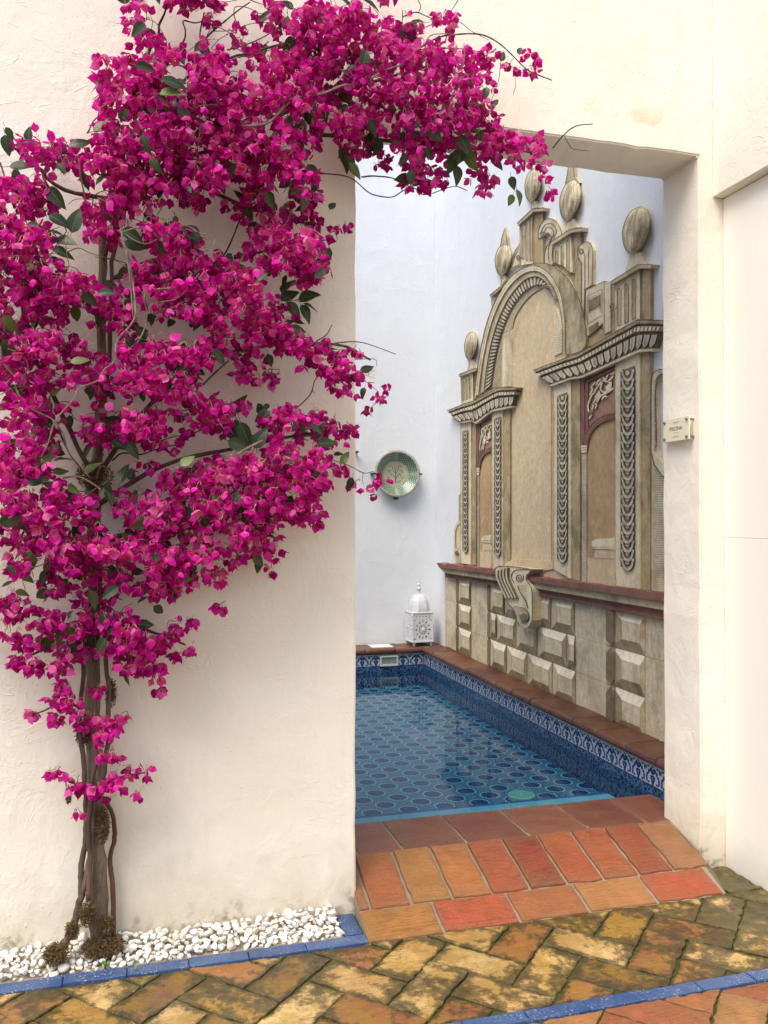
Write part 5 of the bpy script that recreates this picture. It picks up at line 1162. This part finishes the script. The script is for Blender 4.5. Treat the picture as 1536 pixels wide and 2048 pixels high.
def flower_geo(rs, pedicel=True):
    """three papery bracts in a hanging bell round orange stamens, on a curved pale stalk; unit: metres, hangs along -Z"""
    V, Fc, mi, al = [], [], [], []; op = rs.uniform(.6, 1.5); L0 = rs.uniform(.024, .032); na = 5
    for b in range(3):
        ph = 2*math.pi*b/3 + rs.gauss(0, .15); L = L0*rs.uniform(.85, 1.12); Wd = L*rs.uniform(.82, 1.0); tw = rs.gauss(0, .25); curl = rs.uniform(-.25, .9); i0 = len(V)
        for i in range(na + 1):
            t = i/na; hw = Wd*.5*(math.sin(math.pi*min(1, t**.75*.97 + .03))**.8)*(1 - .12*t) if i < na else 0.0
            if i == na - 1: hw *= .62
            rad = .0035 + op*.011*math.sin(t*1.9) + curl*.009*max(0, t - .6)/.4; z = -L*t*(1.02 - .22*op*t*.6)
            for s in ((-1, 0, 1) if i < na else (0,)):
                y = hw*s; fold = -abs(s)*hw*.35; rr = rad + fold*.5 + rs.gauss(0, .0010); zz = z + abs(s)*.0008 + rs.gauss(0, .0008)
                a = ph + tw*t; V.append((rr*math.cos(a) - y*math.sin(a), rr*math.sin(a) + y*math.cos(a), zz)); al.append(t)
        for i in range(na - 1):
            for s in (0, 1): p = i0 + i*3 + s; Fc.append((p, p+1, p+4, p+3)); mi.append(0)
        p = i0 + (na-1)*3; tip = i0 + na*3; Fc += [(p, p+1, tip), (p+1, p+2, tip)]; mi += [0, 0]
    for k in range(3):
        a = 2*math.pi*k/3 + .6; b = len(V); c0 = (.0015*math.cos(a), .0015*math.sin(a)); V += [(c0[0]-.0008, c0[1], -.002), (c0[0]+.0008, c0[1], -.002), (c0[0], c0[1]+.0012, -.002), (c0[0]*3.4, c0[1]*3.4, -.014)]
        V.append((c0[0]*3.8, c0[1]*3.8+.0018, -.0125)); al += [1]*5; Fc += [(b, b+1, b+3), (b+1, b+2, b+3), (b+2, b, b+3), (b+3, b+4, b+2)]; mi += [1]*4
    if pedicel:
        h = rs.uniform(.012, .028); dx = rs.uniform(.006, .020); pts = [(0, 0, 0), (.001, 0, h*.6), (dx*.4, 0, h), (dx*.8, 0, h*.85), (dx, 0, h*.45)]
        pv, pf = tube_data(pts, .00085, 3, False); b = len(V); V += [tuple(v) for v in pv]; al += [1]*len(pv); Fc += [tuple(b + i for i in f) for f in pf]; mi += [2]*len(pf)
    return np.array(V, dtype=float), Fc, mi, al
FG = [flower_geo(random.Random(100 + i), i % 3 != 0) for i in range(14)]
def leaf_geo(rs):
    V, Fc, ac = [], [], []; L, Wd = 1.0, rs.uniform(.50, .66); bend = rs.uniform(.05, .35); fold = rs.uniform(.1, .35); n = 7; tw = rs.gauss(0, .3)
    for i in range(n + 1):
        t = i/n; hw = Wd/2*(math.sin(math.pi*min(1., t**.72)))**.85*(1 if t < .8 else 1 - (t-.8)*1.6) if i < n else 0
        for s in (-1, -.5, 0, .5, 1):
            y = hw*s; z = abs(y)*fold - bend*t*t + .012*math.sin(t*14 + s*2)*abs(s); a = tw*t; V.append((t*L, y*math.cos(a) - z*math.sin(a), y*math.sin(a) + z*math.cos(a))); ac.append(s)
    for i in range(n):
        for k in range(4): p = i*5 + k; Fc.append((p, p+1, p+6, p+5))
    pv, pf = tube_data([(-.32, 0, .06), (-.15, 0, .015), (0, 0, 0)], .012, 4, False); b = len(V); V += [tuple(v) for v in pv]; ac += [0]*len(pv); Fc += [tuple(b+i for i in f) for f in pf]
    return np.array(V, dtype=float), Fc, ac
LG = [leaf_geo(random.Random(300 + i)) for i in range(8)]
def np_mesh(name, V, Fc, mats, mi=None, attrs=None):
    me = bpy.data.meshes.new(name); me.from_pydata(V.tolist() if hasattr(V, 'tolist') else V, [], Fc)
    for m in mats: me.materials.append(m)
    if mi is not None: me.polygons.foreach_set('material_index', mi)
    for k, a in (attrs or {}).items():
        at = me.attributes.new(k, 'FLOAT', 'POINT'); at.data.foreach_set('value', np.asarray(a, dtype=np.float32))
    me.polygons.foreach_set('use_smooth', [True]*len(me.polygons)); me.update(); return me

blobs = [(275,25,30,35),(300,80,24,36),(365,10,30,18),(410,10,22,24),(420,35,16,18),(205,125,16,22),(206,155,14,18),(260,150,55,42),(240,195,46,42),(330,130,36,36),(290,190,56,48),(330,215,48,48),(420,110,42,42),(400,160,48,48),(430,200,48,48),(370,200,48,48),(455,170,26,26),(477,66,18,13),(492,90,8,8),(540,120,44,32),(575,145,40,40),(520,180,38,38),
(560,25,28,34),(600,50,50,48),(650,60,60,56),(700,40,48,44),(700,100,60,58),(620,120,60,50),(760,60,46,42),(790,110,48,48),(830,75,32,36),(885,35,26,20),(898,62,16,18),(840,130,48,38),(900,125,46,36),(950,110,28,22),(980,112,20,18),(1022,132,14,16),(1062,112,18,14),(1066,141,15,10),
(660,170,68,48),(740,170,68,48),(820,190,58,48),(900,180,48,48),(958,182,26,46),(600,200,58,48),(540,220,48,40),(780,240,66,38),(860,240,58,42),(930,240,42,38),(975,232,20,36),(700,250,56,40),(480,220,45,45),(610,255,50,35),
(240,270,58,48),(220,330,58,48),(300,320,68,58),(380,280,58,48),(330,265,48,40),(450,260,58,48),(500,285,56,46),(560,300,44,36),(80,300,42,22),(115,320,46,28),(152,322,36,32),(48,290,14,11),(75,375,34,24),(35,400,40,36),(98,400,26,26),(15,360,18,20),(460,325,58,46),(415,345,46,44),(515,340,44,38),(360,360,56,46),(280,380,56,46),(220,390,56,46),(205,440,44,38),(510,405,36,32),(465,420,24,18),(395,405,30,25),
(592,330,36,38),(612,372,36,32),(600,410,32,32),(558,425,24,28),(628,442,14,18),(668,466,20,12),(690,450,9,10),(590,480,56,36),(540,470,34,28),(620,520,42,32),(562,520,42,36),(520,492,26,26),(598,555,44,18),(640,520,14,14),
(770,322,12,14),(752,326,10,8),(820,312,36,36),(850,340,34,42),(832,372,34,14),(885,352,16,18),(900,300,30,20),(965,345,24,28),(970,372,20,16),(1002,292,36,30),(1045,290,42,20),(1080,298,20,26),(1036,318,24,16),(1085,345,13,22),(1095,382,11,16),(905,275,50,24),(860,285,46,24),(960,285,36,24),(735,300,26,20),(700,305,22,18),
(30,450,46,44),(60,490,56,46),(30,540,46,46),(80,555,56,46),(128,560,40,42),(40,600,56,46),(108,618,46,36),(150,590,34,34),(20,650,34,34),(190,470,32,24),(178,605,20,20),(330,460,52,34),(370,482,44,32),(350,520,46,36),(300,545,46,34),(392,552,46,36),(450,540,44,34),(440,590,56,36),(380,602,46,36),(330,612,34,34),(262,560,32,24),(230,600,34,34),(242,640,34,26),(482,562,46,36),(500,612,46,36),(542,602,24,24),(540,640,42,34),(500,662,52,34),(560,682,22,20),(420,640,40,30),
(400,702,56,30),(442,690,36,26),(370,722,46,36),(320,702,46,34),(500,702,30,20),(482,732,34,20),(520,740,26,20),(544,752,12,14),(590,690,30,26),(620,702,26,20),(642,690,34,16),(660,722,36,22),(690,712,26,20),(682,742,36,22),(700,770,30,26),(714,702,14,14),(738,814,11,10),(757,800,12,11),(776,785,9,9),
(100,682,46,34),(150,690,40,26),(60,702,56,34),(20,742,36,36),(60,772,56,36),(112,752,46,26),(180,722,34,26),(202,762,36,26),(250,752,46,34),(300,762,46,36),(350,772,46,34),(280,702,42,34),(40,822,46,34),(100,822,44,26),(222,832,56,34),(280,842,46,34),(202,862,44,26),(250,872,34,20),(330,822,34,24),(400,812,46,30),(450,830,46,30),(462,862,34,20),(400,852,36,18),(330,882,44,15),
(560,832,36,32),(600,842,36,26),(540,852,26,22),(620,862,32,26),(572,882,32,26),(632,832,20,16),(670,852,26,20),(692,862,18,20),(655,890,26,22),(600,922,46,34),(640,922,36,32),(540,922,46,32),(482,932,46,36),(522,962,46,36),(590,962,46,32),(642,962,26,26),(688,940,11,13),(708,966,11,10),(740,985,16,9),(766,955,12,14),(752,965,7,7),
(450,962,56,36),(400,952,46,34),(432,1002,56,36),(382,992,46,32),(500,1002,46,36),(560,1002,36,36),(620,1012,34,24),(640,1037,20,14),(600,1032,26,16),(290,930,14,10),(252,946,11,11),(312,928,11,10),(340,962,34,24),
(30,902,46,46),(80,882,46,34),(20,962,36,46),(80,962,56,46),(60,1012,56,36),(130,1002,46,36),(172,1012,32,34),(272,1012,46,34),(320,1012,46,34),(370,1042,56,36),(302,1052,46,36),(440,1062,56,36),(500,1062,46,26),(540,1052,30,24),(520,1092,36,26),(480,1112,30,20),(546,1135,12,10),(426,1215,14,8),(110,1062,56,36),(50,1062,46,36),(170,1072,46,36),(222,1092,46,36),(112,1112,46,36),(172,1132,36,30),(42,1120,34,34),(282,1112,46,36),(340,1112,46,36),(400,1112,46,32),(360,1150,44,32),(302,1162,36,32),(430,1150,24,16),(235,1150,34,30),
(100,1162,36,26),(50,1232,26,20),(20,1212,22,28),(20,1262,15,12),(102,1242,36,26),(132,1262,46,20),(190,1242,36,26),(62,1292,26,20),(40,1322,20,16),(80,1332,34,14),(118,1332,20,18),(130,1295,26,16),(242,1252,46,36),(272,1292,36,30),(302,1282,34,26),(262,1332,34,26),(300,1332,20,16),(312,1345,14,18),(327,1385,13,11),(340,1272,20,18),(358,1245,24,14),(375,1300,14,11),(390,1242,11,11),(440,1215,14,8),(345,1310,14,12),(215,1300,22,22),(200,1190,36,26),
(150,1312,20,24),(130,1382,20,16),(112,1396,16,14),(142,1412,24,20),(66,1430,13,10),(115,1440,14,14),(202,1382,16,11),(170,1442,20,14),(222,1442,30,20),(202,1472,24,14),(212,1510,30,11),(242,1430,15,12),(108,1542,18,13),(150,1562,24,20),(190,1572,26,16),(232,1562,24,20),(265,1542,16,12),(290,1545,11,12),(277,1590,10,9),(157,1625,6,5)]
for k in range(15):      # the crown goes on past the left and top edges of the photograph
    v = random.uniform(380, 1260); reach = 150 - abs(v - 760)*.15; blobs.append((-random.uniform(28, reach), v, random.uniform(30, 50), random.uniform(26, 40)))
for k in range(14): blobs.append((random.uniform(280, 900), -random.uniform(20, 110), random.uniform(26, 46), random.uniform(22, 36)))
fl_list = []    # (pos, axis, scale, variant, roll, tint, nearness)
VD = Vector((-_F[0], -_F[1], 0)).normalized()
for (u, v, ru, rv) in blobs:
    A_ = math.pi*ru*rv; cnt = max(2, int(A_/(112 if v > 1140 else 162 if u < 330 and 400 < v < 900 else 146) + .5)); big = min(1, max(0, (A_ - 500)/5000))
    o0 = random.uniform(.12, .19) + .14*big*random.random()
    subs = [(random.uniform(-.75, .75)*ru, random.uniform(-.75, .75)*rv) for _ in range(max(1, int(A_/700)))]
    for k in range(cnt):
        rr = math.sqrt(random.random()); a = random.uniform(0, 2*math.pi); du, dv = ru*rr*math.cos(a)*.96, rv*rr*math.sin(a)*.96
        if A_ > 1500 and random.random() < .68:     # flowers hang in trusses: gather them round a few points of the clump
            c_ = random.choice(subs); du, dv = c_[0] + random.gauss(0, 11), c_[1] + random.gauss(0, 9)
        off = o0 + (.11*big + .02)*random.gauss(0, .55)*1.0 + (.07*big)*math.sqrt(max(0, 1-min(1, (du/ru)**2 + (dv/rv)**2))) - .04*big*(dv/(rv or 1))
        off = min(.42, max(.035, off)); p = TP((u + du, v + dv), off)
        ax = Vector((du/ru*.55 + random.gauss(0, .45), 0, -1.0 - dv/rv*.25 + random.gauss(0, .45))) + VD*(random.gauss(.30, .5))
        if random.random() < .16: ax = VD*1.2 + Vector((random.gauss(0, .6), 0, random.gauss(-.1, .6)))
        fl_list.append((p, ax.normalized(), random.uniform(.84, 1.22), random.randrange(14), random.uniform(0, 6.28), random.random(), off))
print('flowers', len(fl_list))
fl_list.sort(key=lambda f: -(f[6] + .05*f[2]))
def flower_matrix(p, ax, s, roll):
    q_ = (-ax).to_track_quat('Z', 'Y'); return Matrix.Translation(p) @ q_.to_matrix().to_4x4() @ Matrix.Rotation(roll, 4, 'Z') @ Matrix.Scale(s, 4)
fmeshes = []
for i, (Vv, Ff, mi, al) in enumerate(FG): fmeshes.append(np_mesh('flower', Vv, Ff, [M['bract'], M['stamen'], M['pedicel']], mi, {'along': al, 'tint': [i/14]*len(Vv)}))
for (p, ax, s, vi, roll, ti, off) in fl_list[:300]:
    o = bpy.data.objects.new('flower', fmeshes[vi]); link(o); o.matrix_world = flower_matrix(p, ax, s, roll); tadopt(o)
bigV, bigF, bigM, bigA, bigT, b0 = [], [], [], [], [], 0
for (p, ax, s, vi, roll, ti, off) in fl_list[300:]:
    Vv, Ff, mi, al = FG[vi]; m4 = np.array(flower_matrix(p, ax, s, roll)); bigV.append(Vv @ m4[:3, :3].T + m4[:3, 3])
    bigF += [tuple(b0 + i for i in f) for f in Ff]; bigM += mi; bigA += al; bigT += [ti]*len(Vv); b0 += len(Vv)
me = np_mesh('flower_mass', np.concatenate(bigV), bigF, [M['bract'], M['stamen'], M['pedicel']], bigM, {'along': bigA, 'tint': bigT})
o = tadopt(link(bpy.data.objects.new('flower_mass', me))); o['kind'] = 'stuff'

# leaves: those one can make out (u, v, length px, direction deg in the picture, distance) and fill inside the clumps
named = [(14,290,34,-80,.2),(20,268,20,-60,.2),(57,268,26,80,.2),(45,330,44,10,.2),(36,355,34,-70,.2),(160,285,36,20,.25),(125,290,28,15,.22),(112,395,44,-50,.3),(120,440,40,-20,.3),(130,480,40,-10,.3),(105,460,30,0,.3),(150,440,44,70,.3),(128,505,36,-10,.3),(290,135,34,-20,.42),(350,165,44,0,.42),(345,185,44,10,.42),(335,230,28,-85,.42),(370,232,36,-55,.42),(320,215,40,-70,.4),(355,200,30,80,.4),(290,290,34,-80,.42),(310,330,28,-60,.42),(200,250,34,60,.3),(488,340,30,-70,.3),(265,470,40,-30,.3),(270,490,40,-20,.26),(305,535,36,70,.2),(235,520,44,0,.26),(215,585,30,10,.4),
(545,540,26,-80,.2),(575,570,40,55,.16),(580,590,44,35,.16),(618,592,44,12,.16),(622,614,32,-20,.16),(588,620,40,-50,.16),(612,628,40,-60,.16),(592,640,30,-50,.16),(595,660,36,-10,.17),(603,674,30,10,.17),(540,670,40,-40,.17),(540,720,26,-70,.18),(660,698,28,20,.2),(370,765,34,10,.3),(385,520,34,70,.2),(463,530,30,-70,.2),(480,520,36,70,.35),(470,870,50,-60,.2),(490,870,50,-70,.25),(478,890,44,-20,.25),(520,875,44,60,.28),(640,860,34,60,.25),(655,885,36,10,.25),(690,915,30,60,.17),(700,968,28,-110,.16),(580,915,40,20,.3),(570,930,40,0,.3),(460,955,30,-80,.35),(470,1000,36,80,.4),(435,990,34,-80,.4),(490,1030,50,-80,.25),(520,1020,36,60,.25),(510,1045,28,-40,.25),(375,920,30,45,.4),(245,945,40,80,.25),(215,975,30,-75,.3),(220,995,30,-60,.3),(262,948,20,85,.2),(185,935,36,40,.3),(265,900,36,-60,.25),(240,890,30,-30,.25),(75,960,36,10,.4),(90,920,32,30,.38),(20,1040,34,20,.4),(18,1165,26,30,.2),(45,1185,18,-10,.2),(60,1115,30,-50,.3),(318,1220,28,-50,.2),(255,1360,24,-60,.18),(210,820,36,20,.3),(160,720,30,20,.4),
(650,15,26,85,.2),(745,10,34,-20,.3),(830,75,34,0,.24),(845,90,24,10,.24),(770,45,24,60,.3),(730,115,30,80,.4),(640,235,50,-70,.3),(615,240,50,-80,.3),(600,260,46,-100,.3),(700,325,44,-55,.2),(690,320,50,-70,.2),(710,340,36,-40,.2),(745,255,34,-60,.34),(740,295,26,60,.2),(870,270,40,-20,.4),(930,290,44,-60,.34),(945,260,44,20,.34),(920,310,46,-100,.3),(940,320,46,-75,.3),(955,265,40,-30,.3),(905,325,46,-110,.25),(915,350,40,-80,.2),(995,325,36,-30,.2),(1025,365,30,-80,.16),(1038,395,36,-75,.16),(1022,400,26,-110,.16),(855,300,36,-60,.3),(790,285,30,-100,.3),(665,410,24,60,.16),(620,450,26,10,.17),(700,150,30,-15,.42),(1040,100,16,80,.14),(1005,112,18,70,.15),(990,205,14,60,.2),(735,738,30,10,.18),(725,785,22,-110,.16)]
leaves = []
for (u, v, L, ang, off) in named:
    L = max(L, 24)*1.08; a = R(ang); d = Vector((math.cos(a), 0, math.sin(a))) + VD*random.gauss(.05, .2); p = TP((u, v), off); leaves.append((p - d.normalized()*L*.00088, d.normalized(), L*.00178, off + .3))
cand = [b for b in blobs if b[2]*b[3] > 900]
for i in range(820):
    u, v, ru, rv = random.choice(cand); a = random.uniform(0, 6.28); rr = random.uniform(.5, 1.05); off = random.uniform(.05, .22) if random.random() < .8 else random.uniform(.22, .36)
    p = TP((u + ru*rr*math.cos(a), v + rv*rr*math.sin(a)), off); an = random.gauss(-1.2, 1.1); d = Vector((math.cos(an)*random.choice((-1, 1)), 0, math.sin(an))) + VD*random.gauss(.1, .4)
    leaves.append((p, d.normalized(), random.uniform(.038, .072), off))
leaves.sort(key=lambda l: -l[3])
lmeshes = [np_mesh('leaf', V_, F_, [M['leaf']], None, {'across': ac, 'tint': [i/8]*len(V_)}) for i, (V_, F_, ac) in enumerate(LG)]
bigV, bigF, bigA, bigT, b0 = [], [], [], [], 0
for i, (p, d, L, off) in enumerate(leaves):
    up = (VD + Vector((random.gauss(0, .45), random.gauss(0, .3), random.gauss(.45, .4)))).normalized(); y = up.cross(d).normalized(); z = d.cross(y)
    m4 = Matrix(((d.x*L, y.x*L, z.x*L, p.x), (d.y*L, y.y*L, z.y*L, p.y), (d.z*L, y.z*L, z.z*L, p.z), (0, 0, 0, 1))); vi = random.randrange(8)
    if i < 300:
        o = bpy.data.objects.new('leaf', lmeshes[vi]); link(o); o.matrix_world = m4; tadopt(o)
    else:
        V_, F_, ac = LG[vi]; mm = np.array(m4); bigV.append(V_ @ mm[:3, :3].T + mm[:3, 3]); bigF += [tuple(b0 + k for k in f) for f in F_]; bigA += ac; bigT += [random.random()]*len(V_); b0 += len(V_)
me = np_mesh('leaf_mass', np.concatenate(bigV), bigF, [M['leaf']], None, {'across': bigA, 'tint': bigT}); o = tadopt(link(bpy.data.objects.new('leaf_mass', me))); o['kind'] = 'stuff'
# fine dark twiglets inside the clumps
V, Fc = [], []
for (u, v, ru, rv) in blobs:
    for k in range(max(1, int(ru*rv/420))):
        a = random.uniform(0, 6.28); c0 = (u + random.gauss(0, .3)*ru, v + random.gauss(0, .3)*rv); c1 = (c0[0] + ru*.9*math.cos(a), c0[1] + rv*.9*math.sin(a)); off = random.uniform(.08, .30)
        mid = ((c0[0]+c1[0])/2 + random.gauss(0, 6), (c0[1]+c1[1])/2 - 6); pv, pf = tube_data(spline([TP(c0, off), TP(mid, off + .02), TP(c1, off)], 3), .0011, 4, False); b = len(V); V += pv; Fc += [tuple(b+i for i in f) for f in pf]
o = tadopt(mesh('twiglets', V, Fc, M['dark_twig'], None, None, True)); o['kind'] = 'stuff'
# tiny yellow sprig at the doorway edge
M['yellow'] = simple('yellow_petal', (.70, .48, .06), .6, .15); V, Fc = [], []
for i in range(60):
    c0 = random.choice(((746, 742), (742, 752), (734, 748), (724, 755))); p = TP((c0[0] + random.gauss(0, 4), c0[1] + random.gauss(0, 3.5)), .15 + random.gauss(0, .01))
    for k in range(2):
        d = Vector((random.gauss(0, 1), random.gauss(0, 1), random.gauss(0, 1))).normalized()*.005; e = d.cross(Vector((random.gauss(0, 1), random.gauss(0, 1), 1))).normalized()*.0022; b = len(V); V += [p, p + d*.6 + e, p + d, p + d*.6 - e]; Fc.append((b, b+1, b+2, b+3))
tadopt(mesh('yellow_sprig', V, Fc, M['yellow']))
# seedlings in the gravel
for px, n, lab in (((212, 1930), 4, 'tiny green seedling in the white pebbles below the bougainvillea trunk'), ((265, 1940), 1, 'single small green leaf sprouting at the blue border tile edge')):
    c = on_z(px[0], px[1] + 8, .0); V, Fc = [], []
    for k in range(n):
        a = k*1.7 + .4; d = Vector((math.cos(a)*.5, math.sin(a)*.3 - .2, .9 if n == 1 else .55)).normalized(); L = random.uniform(.016, .022); y = Vector((-math.sin(a), math.cos(a), 0)); base = Vector((random.gauss(0, .006), random.gauss(0, .004), .012))
        b = len(V)
        for t, w_ in ((0, .001), (.3, .006), (.6, .0075), (.85, .005), (1, 0.0005)): V += [base + d*L*t + y*w_ - Vector((0, 0, .004*t*t)), base + d*L*t + Vector((0, 0, -.0015 - .004*t*t)), base + d*L*t - y*w_ - Vector((0, 0, .004*t*t))]
        for i in range(4):
            for s in (0, 1): p = b + i*3 + s; Fc.append((p, p+1, p+4, p+3))
        sv, sf = tube_data([(base.x*.3, base.y*.3, -.01), tuple(base*.8), tuple(base + d*L*.2)], .0009, 4); b = len(V); V += sv; Fc += [tuple(b+i for i in f) for f in sf]
    o = mesh('seedling', V, Fc, M['grass_leaf'], None, None, True); o.location = c; tag(o, lab, 'seedling')
